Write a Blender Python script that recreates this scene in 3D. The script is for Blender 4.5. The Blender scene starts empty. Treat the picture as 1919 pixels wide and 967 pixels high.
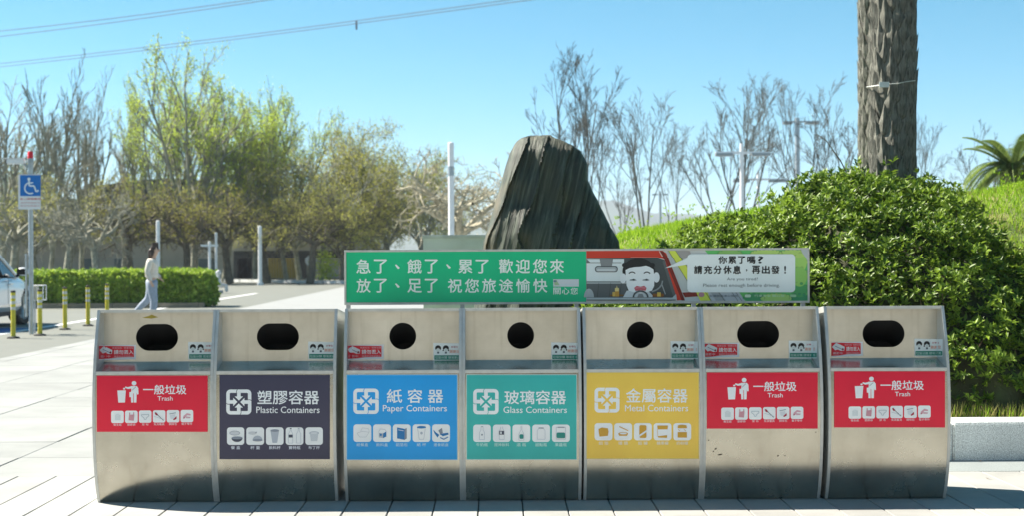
import bpy, bmesh, math, random
import numpy as np
from mathutils import Vector, noise
R = math.radians
sc = bpy.context.scene
col = sc.collection

# ------------------------------------------------------------------ camera, sky, sun, exposure
F = 2916.0; CX, CY = 925.0, 480.0; W, H = 1919.0, 967.0; EYE = 1.4; ROLL = 0.005
cam_d = bpy.data.cameras.new('camera'); cam = bpy.data.objects.new('camera', cam_d); col.objects.link(cam)
cam.location = (0, 0, EYE); cam.rotation_euler = (R(90), ROLL, 0)
cam_d.sensor_width = 36; cam_d.lens = F / W * 36
cam_d.shift_x = (W / 2 - CX) / W; cam_d.shift_y = -(H / 2 - CY) / W
cam_d.clip_start = 0.1; cam_d.clip_end = 12000
cam_d.dof.use_dof = True; cam_d.dof.focus_distance = 9.0; cam_d.dof.aperture_fstop = 4.0
sc.camera = cam
SUN_EL = 46.0; SX, SY = 0.90, -0.36          # light travels towards +x and a little towards the camera
world = bpy.data.worlds.new('World'); sc.world = world; world.use_nodes = True
wn = world.node_tree; bg = wn.nodes['Background']
sky = wn.nodes.new('ShaderNodeTexSky'); sky.sky_type = 'NISHITA'; sky.sun_disc = False
sky.sun_elevation = R(SUN_EL)
sun_az = math.atan2(-SX, -SY)                # compass angle of the sun, clockwise from +y
sky.sun_rotation = sun_az
sky.air_density = 0.52; sky.dust_density = 0.0; sky.ozone_density = 0.7; sky.altitude = 0
hs = wn.nodes.new('ShaderNodeHueSaturation'); hs.inputs['Saturation'].default_value = 1.38; hs.inputs['Hue'].default_value = .468
wn.links.new(sky.outputs[0], hs.inputs['Color']); wn.links.new(hs.outputs[0], bg.inputs[0])
bg.inputs[1].default_value = 0.054
sd = bpy.data.lights.new('sun', 'SUN'); sd.energy = 4.1; sd.angle = R(0.5); sd.color = (1.0, 0.92, 0.80)
sun = bpy.data.objects.new('sun', sd); col.objects.link(sun); sun.location = (-20, 8, 30)
sun.rotation_euler = Vector((SX, SY, -math.tan(R(SUN_EL)) * math.hypot(SX, SY))).to_track_quat('-Z', 'Y').to_euler()
sc.view_settings.view_transform = 'Standard'; sc.view_settings.look = 'None'
sc.view_settings.exposure = 1.70; sc.view_settings.gamma = 1.0; sc.view_settings.use_curve_mapping = False
sc.cycles.max_bounces = 7; sc.cycles.volume_bounces = 0; sc.cycles.transparent_max_bounces = 8
sc.cycles.use_denoising = True

# ------------------------------------------------------------------ helpers
def unroll(px, py):
    return CX + (px - CX) - (py - CY) * ROLL, CY + (py - CY) + (px - CX) * ROLL
def at(px, py, Y):
    x, y = unroll(px, py)
    return Vector(((x - CX) * Y / F, Y, EYE - (y - CY) * Y / F))
def wx(px, Y): return (px - CX) * Y / F
def world_loc(o):
    v = Vector((0, 0, 0))
    while o: v += o.location; o = o.parent
    return v
def link_mesh(name, me, mat, parent=None):
    o = bpy.data.objects.new(name, me); col.objects.link(o)
    if mat is not None:
        for m in (mat if isinstance(mat, (list, tuple)) else [mat]): me.materials.append(m)
    if parent is not None: o.parent = parent
    return o
def thing(name, label, cat, loc=(0, 0, 0), group=None, rz=0):
    o = bpy.data.objects.new(name, None); col.objects.link(o); o.location = loc; o.rotation_euler.z = rz
    o.empty_display_size = 0.2
    return tag(o, label, cat, group)
def tag(o, label=None, cat=None, group=None, kind=None):
    if label: o['label'] = label
    if cat: o['category'] = cat
    if group: o['group'] = group
    if kind: o['kind'] = kind
    return o
def copy_tree(o, parent=None):
    c = o.copy(); col.objects.link(c); c.parent = parent
    for ch in list(o.children): copy_tree(ch, c)
    return c
def np_mesh(name, v, f, smooth=False):
    """v (N,3), f (M,k) arrays -> mesh, fast"""
    v = np.asarray(v, dtype=np.float32); f = np.asarray(f, dtype=np.int32)
    me = bpy.data.meshes.new(name); k = f.shape[1]
    me.vertices.add(len(v)); me.vertices.foreach_set('co', v.ravel())
    me.loops.add(f.size); me.loops.foreach_set('vertex_index', f.ravel())
    me.polygons.add(len(f)); me.polygons.foreach_set('loop_start', np.arange(0, f.size, k, dtype=np.int32))
    me.polygons.foreach_set('loop_total', np.full(len(f), k, dtype=np.int32))
    if smooth: me.polygons.foreach_set('use_smooth', np.ones(len(f), dtype=bool))
    me.update(calc_edges=True); me.validate()
    return me
class MB:
    """collects simple solids in world coordinates and links them as one mesh"""
    def __init__(s): s.v = []; s.f = []
    def add(s, v, f):
        n = len(s.v); s.v += [tuple(p) for p in v]; s.f += [tuple(i + n for i in q) for q in f]; return s
    def box(s, x0, y0, z0, x1, y1, z1):
        return s.add([(x0, y0, z0), (x1, y0, z0), (x1, y1, z0), (x0, y1, z0), (x0, y0, z1), (x1, y0, z1), (x1, y1, z1), (x0, y1, z1)],
                     [(0, 3, 2, 1), (4, 5, 6, 7), (0, 1, 5, 4), (1, 2, 6, 5), (2, 3, 7, 6), (3, 0, 4, 7)])
    def prism(s, pts, x0, x1):
        """outline of (y, z) points extruded along x"""
        n = len(pts); v = [(x0, a, b) for a, b in pts] + [(x1, a, b) for a, b in pts]
        return s.add(v, [tuple(range(n))[::-1], tuple(range(n, 2 * n))] + [(i, (i + 1) % n, n + (i + 1) % n, n + i) for i in range(n)])
    def prism_y(s, pts, y0, y1):
        n = len(pts); v = [(a, y0, b) for a, b in pts] + [(a, y1, b) for a, b in pts]
        return s.add(v, [tuple(range(n)), tuple(range(n, 2 * n))[::-1]] + [((i + 1) % n, i, n + i, n + (i + 1) % n) for i in range(n)])
    def tube(s, pts, rad, n=8, cap=True):
        pts = [Vector(p) for p in pts]
        rad = list(rad) if hasattr(rad, '__len__') else [rad] * len(pts)
        base = len(s.v); up = None
        for i, p in enumerate(pts):
            d = (pts[min(i + 1, len(pts) - 1)] - pts[max(i - 1, 0)]).normalized()
            if up is None or abs(d.dot(up)) > .95: up = Vector((0, 1, 0)) if abs(d.y) < .8 else Vector((1, 0, 0))
            a = d.cross(up).normalized(); b = d.cross(a).normalized(); up = b
            for k in range(n):
                t = 2 * math.pi * k / n; s.v.append(tuple(p + (a * math.cos(t) + b * math.sin(t)) * rad[i]))
            up = a.cross(d)
        for i in range(len(pts) - 1):
            for k in range(n):
                a0 = base + i * n + k; a1 = base + i * n + (k + 1) % n
                s.f.append((a0, a1, a1 + n, a0 + n))
        if cap:
            s.f.append(tuple(base + k for k in range(n))[::-1]); m = base + (len(pts) - 1) * n
            s.f.append(tuple(m + k for k in range(n)))
        return s
    def ball(s, c, r, nu=12, nv=8):
        r = r if hasattr(r, '__len__') else (r, r, r); b = len(s.v)
        for j in range(nv + 1):
            ph = math.pi * j / nv
            for i in range(nu):
                th = 2 * math.pi * i / nu
                s.v.append((c[0] + r[0] * math.sin(ph) * math.cos(th), c[1] + r[1] * math.sin(ph) * math.sin(th), c[2] + r[2] * math.cos(ph)))
        for j in range(nv):
            for i in range(nu): s.f.append((b + j * nu + i, b + j * nu + (i + 1) % nu, b + (j + 1) * nu + (i + 1) % nu, b + (j + 1) * nu + i))
        return s
    def build(s, name, mat, parent=None, smooth=False, bevel=0, local=False):
        me = bpy.data.meshes.new(name)
        off = Vector((0, 0, 0)) if (parent is None or local) else world_loc(parent)
        me.from_pydata([tuple(Vector(p) - off) for p in s.v], [], s.f); me.validate()
        bm = bmesh.new(); bm.from_mesh(me); bmesh.ops.remove_doubles(bm, verts=bm.verts, dist=1e-6)
        bmesh.ops.recalc_face_normals(bm, faces=bm.faces)
        if bevel: bmesh.ops.bevel(bm, geom=[e for e in bm.edges if e.calc_face_angle(0) > .5], offset=bevel, segments=2, affect='EDGES')
        bm.to_mesh(me); bm.free()
        if smooth:
            me.shade_smooth()
            me.set_sharp_from_angle(angle=R(40)) if hasattr(me, 'set_sharp_from_angle') else None
        return link_mesh(name, me, mat, parent)

# ------------------------------------------------------------------ materials
def new_mat(name):
    m = bpy.data.materials.new(name); m.use_nodes = True
    return m, m.node_tree, m.node_tree.nodes['Principled BSDF']
def mat(name, c, rough=.6, metal=0, var=.12, scale=8, bump=0, bscale=60, spec=.5, detail=4, c2=None, stretch=None, coat=0):
    m, nt, b = new_mat(name); N = nt.nodes; L = nt.links
    b.inputs['Roughness'].default_value = rough; b.inputs['Metallic'].default_value = metal
    b.inputs['Specular IOR Level'].default_value = spec; b.inputs['Coat Weight'].default_value = coat
    tc = N.new('ShaderNodeTexCoord'); src = tc.outputs['Object']
    if stretch:
        mp = N.new('ShaderNodeMapping'); mp.inputs['Scale'].default_value = stretch; L.new(src, mp.inputs[0]); src = mp.outputs[0]
    nz = N.new('ShaderNodeTexNoise'); nz.inputs['Scale'].default_value = scale; nz.inputs['Detail'].default_value = detail
    L.new(src, nz.inputs['Vector'])
    rp = N.new('ShaderNodeValToRGB'); e = rp.color_ramp.elements; e[0].position = .3; e[1].position = .7
    c2 = c2 or tuple(min(1, x * (1 + var)) for x in c); c1 = tuple(x * (1 - var) for x in c)
    e[0].color = (*c1, 1); e[1].color = (*c2, 1)
    L.new(nz.outputs[0], rp.inputs[0]); L.new(rp.outputs[0], b.inputs['Base Color'])
    if bump:
        n2 = N.new('ShaderNodeTexNoise'); n2.inputs['Scale'].default_value = bscale; n2.inputs['Detail'].default_value = 6; L.new(src, n2.inputs['Vector'])
        bp = N.new('ShaderNodeBump'); bp.inputs['Strength'].default_value = bump; bp.inputs['Distance'].default_value = .01
        L.new(n2.outputs[0], bp.inputs['Height']); L.new(bp.outputs[0], b.inputs['Normal'])
    return m
def leaf_mat(name, c_dark, c_light, trans=.35, rough=.45, spec=.4):
    m, nt, b = new_mat(name); N = nt.nodes; L = nt.links
    g = N.new('ShaderNodeNewGeometry'); tc = N.new('ShaderNodeTexCoord')
    nz = N.new('ShaderNodeTexNoise'); nz.inputs['Scale'].default_value = .9; nz.inputs['Detail'].default_value = 3
    L.new(tc.outputs['Object'], nz.inputs['Vector'])
    ad = N.new('ShaderNodeMath'); ad.operation = 'ADD'; L.new(g.outputs['Random Per Island'], ad.inputs[0]); L.new(nz.outputs[0], ad.inputs[1])
    hf = N.new('ShaderNodeMath'); hf.operation = 'MULTIPLY'; hf.inputs[1].default_value = .5; L.new(ad.outputs[0], hf.inputs[0])
    rp = N.new('ShaderNodeValToRGB'); e = rp.color_ramp.elements; e[0].position = .22; e[1].position = .8
    e[0].color = (*c_dark, 1); e[1].color = (*c_light, 1); L.new(hf.outputs[0], rp.inputs[0]); L.new(rp.outputs[0], b.inputs['Base Color'])
    b.inputs['Roughness'].default_value = rough; b.inputs['Specular IOR Level'].default_value = spec
    tr = N.new('ShaderNodeBsdfTranslucent'); L.new(rp.outputs[0], tr.inputs[0])
    mx = N.new('ShaderNodeMixShader'); mx.inputs[0].default_value = trans
    L.new(b.outputs[0], mx.inputs[1]); L.new(tr.outputs[0], mx.inputs[2]); L.new(mx.outputs[0], N['Material Output'].inputs[0])
    return m
def steel_mat(name, c, r0, r1, horizontal=True):
    m, nt, b = new_mat(name); N = nt.nodes; L = nt.links
    b.inputs['Metallic'].default_value = 1
    tc = N.new('ShaderNodeTexCoord')
    mp = N.new('ShaderNodeMapping'); mp.inputs['Scale'].default_value = (1.5, 1.5, 160) if horizontal else (160, 1.5, 1.5)
    L.new(tc.outputs['Object'], mp.inputs[0])
    n1 = N.new('ShaderNodeTexNoise'); n1.inputs['Scale'].default_value = 1.5; n1.inputs['Detail'].default_value = 5; L.new(mp.outputs[0], n1.inputs['Vector'])
    n2 = N.new('ShaderNodeTexNoise'); n2.inputs['Scale'].default_value = 3.2; n2.inputs['Detail'].default_value = 6; n2.inputs['Roughness'].default_value = .6
    L.new(tc.outputs['Object'], n2.inputs['Vector'])
    rp = N.new('ShaderNodeValToRGB'); e = rp.color_ramp.elements; e[0].position = .3; e[1].position = .72
    e[0].color = (c[0] * .70, c[1] * .70, c[2] * .68, 1); e[1].color = (*c, 1); L.new(n2.outputs[0], rp.inputs[0])
    mr = N.new('ShaderNodeMapRange'); mr.inputs['To Min'].default_value = r0; mr.inputs['To Max'].default_value = r1
    L.new(n2.outputs[0], mr.inputs['Value']); L.new(mr.outputs[0], b.inputs['Roughness'])
    mxc = N.new('ShaderNodeMix'); mxc.data_type = 'RGBA'; mxc.blend_type = 'MULTIPLY'; mxc.inputs['Factor'].default_value = .07
    L.new(rp.outputs[0], mxc.inputs['A']); L.new(n1.outputs[0], mxc.inputs['B']); L.new(mxc.outputs['Result'], b.inputs['Base Color'])
    bp = N.new('ShaderNodeBump'); bp.inputs['Strength'].default_value = .05; bp.inputs['Distance'].default_value = .004
    L.new(n1.outputs[0], bp.inputs['Height']); L.new(bp.outputs[0], b.inputs['Normal'])
    wv = N.new('ShaderNodeTexNoise'); wv.inputs['Scale'].default_value = 2.4; wv.inputs['Detail'].default_value = 2; L.new(tc.outputs['Object'], wv.inputs['Vector'])
    b2 = N.new('ShaderNodeBump'); b2.inputs['Strength'].default_value = .35; b2.inputs['Distance'].default_value = .02
    L.new(wv.outputs[0], b2.inputs['Height']); L.new(b2.outputs[0], bp.inputs['Normal'])
    mp3 = N.new('ShaderNodeMapping'); mp3.inputs['Scale'].default_value = (26, 26, 1.6); L.new(tc.outputs['Object'], mp3.inputs[0])
    n3 = N.new('ShaderNodeTexNoise'); n3.inputs['Scale'].default_value = 1; n3.inputs['Detail'].default_value = 6; L.new(mp3.outputs[0], n3.inputs['Vector'])
    r3 = N.new('ShaderNodeMapRange'); r3.inputs['From Min'].default_value = .56; r3.inputs['From Max'].default_value = .78; r3.inputs['To Min'].default_value = 0; r3.inputs['To Max'].default_value = .28
    L.new(n3.outputs[0], r3.inputs['Value'])
    md = N.new('ShaderNodeMix'); md.data_type = 'RGBA'; L.new(r3.outputs[0], md.inputs['Factor']); L.new(mxc.outputs['Result'], md.inputs['A']); md.inputs['B'].default_value = (.27, .24, .18, 1)
    L.new(md.outputs['Result'], b.inputs['Base Color'])
    return m
M = {}
M['steel'] = steel_mat('brushed_steel', (.60, .575, .50), .19, .33)
M['steel_back'] = steel_mat('brushed_steel_back', (.70, .675, .60), .28, .46)
M['steel_shelf'] = steel_mat('polished_steel', (.86, .87, .86), .20, .32)
M['steel_frame'] = mat('steel_edge', (.56, .57, .55), .48, .45, .08, 20)
M['black'] = mat('black_shade_and_trim', (.012, .012, .012), .8, 0, .2)
M['galv'] = mat('galvanised', (.42, .45, .47), .45, .7, .12, 12)
M['white_paint'] = mat('white_paint', (.78, .79, .80), .45, 0, .05, 6)
M['grey_paint'] = mat('grey_paint', (.30, .34, .36), .5, 0, .1, 6)
M['tile'] = None

def tile_mat(name, c, var=.07, dirt=.25, gran=0):
    m, nt, b = new_mat(name); N = nt.nodes; L = nt.links
    tc = N.new('ShaderNodeTexCoord'); oi = N.new('ShaderNodeObjectInfo')
    n1 = N.new('ShaderNodeTexNoise'); n1.inputs['Scale'].default_value = 1.3; n1.inputs['Detail'].default_value = 8; n1.inputs['Roughness'].default_value = .65
    ge = N.new('ShaderNodeNewGeometry'); L.new(ge.outputs['Position'], n1.inputs['Vector'])
    n2 = N.new('ShaderNodeTexNoise'); n2.inputs['Scale'].default_value = 130; n2.inputs['Detail'].default_value = 3; L.new(ge.outputs['Position'], n2.inputs['Vector'])
    rp = N.new('ShaderNodeValToRGB'); e = rp.color_ramp.elements; e[0].position = .3; e[1].position = .6
    e[0].color = (*[x * (1 - dirt) for x in c], 1); e[1].color = (*c, 1); L.new(n1.outputs[0], rp.inputs[0])
    mr = N.new('ShaderNodeMapRange'); mr.inputs['To Min'].default_value = 1 - var; mr.inputs['To Max'].default_value = 1 + var; L.new(oi.outputs['Random'], mr.inputs['Value'])
    m2 = N.new('ShaderNodeMapRange'); m2.inputs['From Min'].default_value = .3; m2.inputs['From Max'].default_value = .7
    m2.inputs['To Min'].default_value = 1 - gran; m2.inputs['To Max'].default_value = 1 + gran; L.new(n2.outputs[0], m2.inputs['Value'])
    mu = N.new('ShaderNodeMath'); mu.operation = 'MULTIPLY'; L.new(mr.outputs[0], mu.inputs[0]); L.new(m2.outputs[0], mu.inputs[1])
    vm = N.new('ShaderNodeVectorMath'); vm.operation = 'SCALE'; L.new(rp.outputs[0], vm.inputs[0]); L.new(mu.outputs[0], vm.inputs['Scale'])
    L.new(vm.outputs[0], b.inputs['Base Color']); b.inputs['Roughness'].default_value = .8
    bp = N.new('ShaderNodeBump'); bp.inputs['Strength'].default_value = .25; bp.inputs['Distance'].default_value = .002
    L.new(n2.outputs[0], bp.inputs['Height']); L.new(bp.outputs[0], b.inputs['Normal'])
    return m
M['tile'] = tile_mat('paving_tile', (.36, .362, .345), .09, .24, .07)
M['slab'] = tile_mat('plaza_slab', (.31, .322, .312), .07, .20, .05)
M['granite'] = tile_mat('grey_granite', (.25, .28, .28), .05, .18, .28)
M['grout'] = mat('joint_sand', (.10, .10, .09), .9, 0, .3, 30)
M['concrete'] = tile_mat('pale_concrete', (.30, .312, .31), 0, .10, .04)
M['asphalt'] = tile_mat('sunbleached_asphalt', (.175, .185, .165), 0, .12, .1)
M['ground'] = mat('ground_earth', (.24, .24, .19), .9, 0, .2, .05)

# ------------------------------------------------------------------ ground, plaza, road
def sheet(name, x0, y0, x1, y1, z, m):
    o = MB().add([(x0, y0, z), (x1, y0, z), (x1, y1, z), (x0, y1, z)], [(0, 1, 2, 3)]).build(name, m); tag(o, kind='structure'); return o
sheet('ground', -5000, -1500, 5000, 9000, -.06, M['ground'])
bed_sheet = sheet('plaza_bed', -6.9, -25, 40, 26, -.024, M['grout'])
pave = bpy.data.objects.new('pavement', None); col.objects.link(pave); tag(pave, kind='structure')
rnd = random.Random(4)
def chamfer_box(x0, y0, x1, y1, z0, z1, c=.003):
    m = MB()
    m.add([(x0, y0, z0), (x1, y0, z0), (x1, y1, z0), (x0, y1, z0), (x0, y0, z1 - c), (x1, y0, z1 - c), (x1, y1, z1 - c), (x0, y1, z1 - c),
           (x0 + c, y0 + c, z1), (x1 - c, y0 + c, z1), (x1 - c, y1 - c, z1), (x0 + c, y1 - c, z1)],
          [(0, 1, 5, 4), (1, 2, 6, 5), (2, 3, 7, 6), (3, 0, 4, 7), (4, 5, 9, 8), (5, 6, 10, 9), (6, 7, 11, 10), (7, 4, 8, 11), (8, 9, 10, 11)])
    return m
def tiles(name, xs, ys, z0, z1, m, gap, parent):
    cache = {}
    for i in range(len(xs) - 1):
        for j in range(len(ys) - 1):
            w = round(xs[i + 1] - xs[i] - gap, 4); d = round(ys[j + 1] - ys[j] - gap, 4)
            if (w, d) not in cache:
                o = chamfer_box(-w / 2, -d / 2, w / 2, d / 2, z0, z1).build(name, m, parent, local=True); cache[(w, d)] = o.data
            else:
                o = bpy.data.objects.new(name, cache[(w, d)]); col.objects.link(o); o.parent = parent
            o.location = ((xs[i] + xs[i + 1]) / 2, (ys[j] + ys[j + 1]) / 2, rnd.uniform(-.0015, .0015))
            o.rotation_euler = (rnd.uniform(-.0012, .0012), rnd.uniform(-.002, .002), 0)
TW = .247; X0T = wx(895, 8.9)
xs = [X0T + TW * k for k in range(-19, 24)]
tiles('paving_tile', xs, [6.40, 8.19, 9.985], -.03, 0, M['tile'], .007, pave)
tiles('paving_tile', [X0T + TW * 4 * k for k in range(-5, 6)], [-2.6, .4, 3.4, 6.40], -.03, 0, M['tile'], .007, pave)
tiles('plaza_slab', [-6.9, -6.63, -5.53, -4.43, -3.33, -2.23, -1.9], [9.985 + .93 * k for k in range(18)], -.03, -.001, M['slab'], .009, pave)
tiles('granite_slab', [-1.9 + .8 * k for k in range(11)], [9.985, 10.52], -.03, -.0005, M['granite'], .004, pave)
sheet('plaza', -6.9, 25.8, 60, 80, -.003, M['concrete'])
sheet('plaza_apron', -1.9, 20, 60, 25.79, -.006, M['concrete'])
sheet('road', -60, -30, -6.905, 84, -.010, M['asphalt'])
kerbs = thing('kerb', 'low grey granite kerb edging the planted bank behind the waste bins', 'kerb', (0, 10.7, 0))
def kerb_stone(x0, y0, x1, y1, h=.256, parent=kerbs, m=None):
    MB().box(x0 + .002, y0 + .002, -.02, x1 - .002, y1 - .002, h).build('kerb_stone', m or M['kerb'], parent, bevel=.012, smooth=True)
M['kerb'] = tile_mat('kerb_granite', (.72, .75, .74), .03, .25, .40)
k = -1.9
while k < 9: kerb_stone(k, 10.52, k + 1.25, 10.87); k += 1.25
k = 10.87
while k < 23: kerb_stone(-1.9, k, -1.62, k + 1.2); k += 1.2
# road paint
M['road_white'] = mat('road_paint_white', (.72, .74, .74), .7, 0, .1, 3)
M['road_blue'] = mat('road_paint_blue', (.03, .16, .42), .7, 0, .15, 3)
def paint(name, pts, m, label, cat, z=-.006):
    o = MB().add([(x, y, z) for x, y in pts], [tuple(range(len(pts)))]).build(name, m); return tag(o, kind='structure')
paint('parking_line', [(-9.25, 26), (-9.05, 26), (-9.05, 60), (-9.25, 60)], M['road_white'], '', '')
paint('blue_bay_marking', [(-12.2, 27.6), (-9.3, 27.6), (-9.3, 31.2), (-12.2, 31.2)], M['road_blue'], '', '')
for yy in (31.4, 27.2): paint('bay_line', [(-13, yy), (-9.3, yy), (-9.3, yy + .16), (-13, yy + .16)], M['road_white'], '', '', -.005)
for i in range(3): paint('crossing_stripe', [(-9.0, 36.5 + i * 1.3), (-6.95, 36.5 + i * 1.3), (-6.95, 37.1 + i * 1.3), (-9.0, 37.1 + i * 1.3)], M['road_white'], '', '')

# ------------------------------------------------------------------ print (lettering, pictograms) laid on surfaces
_tc = {}
def text_mesh(s, bold, spacing=1.0):
    key = (s, bold, spacing)
    if key in _tc: return _tc[key]
    cu = bpy.data.curves.new('t', 'FONT'); cu.body = s; cu.size = 1; cu.offset = bold; cu.resolution_u = 3; cu.space_character = spacing
    o = bpy.data.objects.new('t', cu); col.objects.link(o)
    dg = bpy.context.evaluated_depsgraph_get(); me = bpy.data.meshes.new_from_object(o.evaluated_get(dg))
    v = np.array([p.co[:2] for p in me.vertices]); f = [tuple(p.vertices) for p in me.polygons]
    bpy.data.objects.remove(o); bpy.data.curves.remove(cu); bpy.data.meshes.remove(me)
    mn = v.min(0); mx = v.max(0); v = (v - mn) / (mx - mn); v[:, 1] = 1 - v[:, 1]
    _tc[key] = (v, f); return _tc[key]
PM = {}
def pcol(hexc):
    if hexc not in PM:
        c = [int(hexc[i:i + 2], 16) / 255 for i in (0, 2, 4)]
        c = [x / 12.92 if x <= .04045 else ((x + .055) / 1.055) ** 2.4 for x in c]
        PM[hexc] = mat('print_' + hexc, tuple(c), .42, 0, .05, 5, spec=.35)
    return PM[hexc]
class Print:
    def __init__(s, surf, ox=0, oy=0, sc=1.0, dx=0, dy=0): s.surf = surf; s.z = (ox, oy, sc); s.d = (dx, dy); s.g = {}; s.k = 0
    def part(s): s.k += 1; return s
    def add(s, pts, faces, c, layer, name):
        ox, oy, k = s.z
        g = s.g.setdefault((name, s.k), ([], [], [])); n = len(g[0])
        s.n = getattr(s, 'n', 0) + 1; lz = (s.n % 60) * 1.4e-5 / .0012 + layer
        g[0].extend([(ox + x / k + s.d[0], oy + y / k + s.d[1], lz) for x, y in pts]); g[1].extend([tuple(i + n for i in q) for q in faces]); g[2].extend([c] * len(faces))
    def poly(s, pts, c, layer=1, name='pictogram'): s.add(pts, [tuple(range(len(pts)))], c, layer, name)
    def rect(s, x0, y0, x1, y1, c, layer=1, name='pictogram'): s.poly([(x0, y0), (x1, y0), (x1, y1), (x0, y1)], c, layer, name)
    def rrect(s, x0, y0, x1, y1, r, c, layer=1, name='pictogram', n=5):
        p = []
        for cx, cy, a in ((x1 - r, y0 + r, -90), (x1 - r, y1 - r, 0), (x0 + r, y1 - r, 90), (x0 + r, y0 + r, 180)):
            for i in range(n + 1):
                t = R(a + 90 * i / n); p.append((cx + r * math.cos(t), cy + r * math.sin(t)))
        s.poly(p, c, layer, name)
    def ell(s, cx, cy, rx, ry, c, layer=1, name='pictogram', n=20, a0=0, a1=360):
        full = a1 - a0 >= 360; m = n if full else n + 1
        s.poly([(cx + rx * math.cos(R(a0 + (a1 - a0) * i / n)), cy + ry * math.sin(R(a0 + (a1 - a0) * i / n))) for i in range(m)], c, layer, name)
    def line(s, pts, w, c, layer=1, name='pictogram'):
        for (x0, y0), (x1, y1) in zip(pts[:-1], pts[1:]):
            l = math.hypot(x1 - x0, y1 - y0) or 1; nx, ny = -(y1 - y0) / l * w / 2, (x1 - x0) / l * w / 2
            s.poly([(x0 + nx, y0 + ny), (x1 + nx, y1 + ny), (x1 - nx, y1 - ny), (x0 - nx, y0 - ny)], c, layer, name)
    def arc(s, cx, cy, rx, ry, a0, a1, w, c, layer=1, name='pictogram', n=12):
        s.line([(cx + rx * math.cos(R(a0 + (a1 - a0) * i / n)), cy + ry * math.sin(R(a0 + (a1 - a0) * i / n))) for i in range(n + 1)], w, c, layer, name)
    def text(s, t, x0, y0, x1, y1, c, layer=1, bold=.012, name='lettering', spacing=1.0):
        v, f = text_mesh(t, 0, spacing); e = bold * (y1 - y0); k0 = s.k; s.tk = getattr(s, 'tk', 1000) + 1; s.k = s.tk
        offs = [(0, 0)] if bold == 0 else [(-e, 0), (e, 0), (0, -e), (0, e)]
        for q, (ex, ey) in enumerate(offs):
            s.add([(x0 + e + a * (x1 - x0 - 2 * e) + ex, y0 + e + b * (y1 - y0 - 2 * e) + ey) for a, b in v], f, c, layer, name)
        s.k = k0
    def build(s, parent, step=7):
        off = world_loc(parent)
        for (name, _k), (v, f, fc_) in s.g.items():
            me = bpy.data.meshes.new(name); me.from_pydata([(x, y, lz) for x, y, lz in v], [], f)
            cols = sorted(set(fc_)); me.polygons.foreach_set('material_index', [cols.index(q) for q in fc_]); me.validate()
            for q in cols: me.materials.append(pcol(q))
            bm = bmesh.new(); bm.from_mesh(me)
            if name != 'lettering':
                ys = [q[1] for q in v]; xs = [q[0] for q in v]  # cut so that flat print follows the curve
                for axis, vals in ((1, ys), (0, xs)):
                    k = math.floor(min(vals) / step) * step
                    while k < max(vals):
                        bmesh.ops.bisect_plane(bm, geom=bm.verts[:] + bm.edges[:] + bm.faces[:], plane_co=(k, 0, 0) if axis == 0 else (0, k, 0), plane_no=(1, 0, 0) if axis == 0 else (0, 1, 0), dist=1e-4)
                        k += step
            for q in bm.verts: q.co = s.surf(q.co.x, q.co.y, .0012 * q.co.z + .0008) - off
            bmesh.ops.recalc_face_normals(bm, faces=bm.faces)
            for fc in bm.faces:
                if fc.normal.y > 0: fc.normal_flip()
            bm.to_mesh(me); bm.free(); link_mesh(name, me, None, parent)

# ------------------------------------------------------------------ waste bins
YB = 8.9                       # front foot of the bins
PT = [0, .05, .12, .2, .35, .5, .62, .755, .9, 1.10]
PB = [0, .026, .055, .078, .102, .110, .106, .092, .055, -.015]
def bulge(t): return float(np.interp(t, _tt, _bb))
# smooth the profile once
_tt = np.linspace(0, 1.1, 45)
def _cub(t):
    c = np.polyfit(PT, PB, 5); return np.polyval(c, t)
_bb = np.array([_cub(t) for t in _tt]) - _cub(0)
def yf(t): return YB - bulge(t)
def front_surf(px, py, off):
    x, y = unroll(px, py); D = 8.8
    for _ in range(5):
        t = EYE - (y - CY) * D / F; D = yf(min(max(t, 0), 1.1)) - off
    return Vector(((x - CX) * D / F, D, t))
def plane_surf(Y):
    def f(px, py, off):
        return at(px, py, Y - off)
    return f
YP = 9.0
def recess_surf(xl, xr):
    def f(px, py, off):
        p = at(px, py, YP - off)
        if p.x < xl + off: Y = max((xl + off) / p.x * (YP - off), 8.865); p = at(px, py, Y); p.x = xl + off
        elif p.x > xr - off: Y = max((xr - off) / p.x * (YP - off), 8.865 + (px % 7) * 1e-4); p = at(px, py, Y); p.x = xr - off
        return p
    return f
SW = .017
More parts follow.
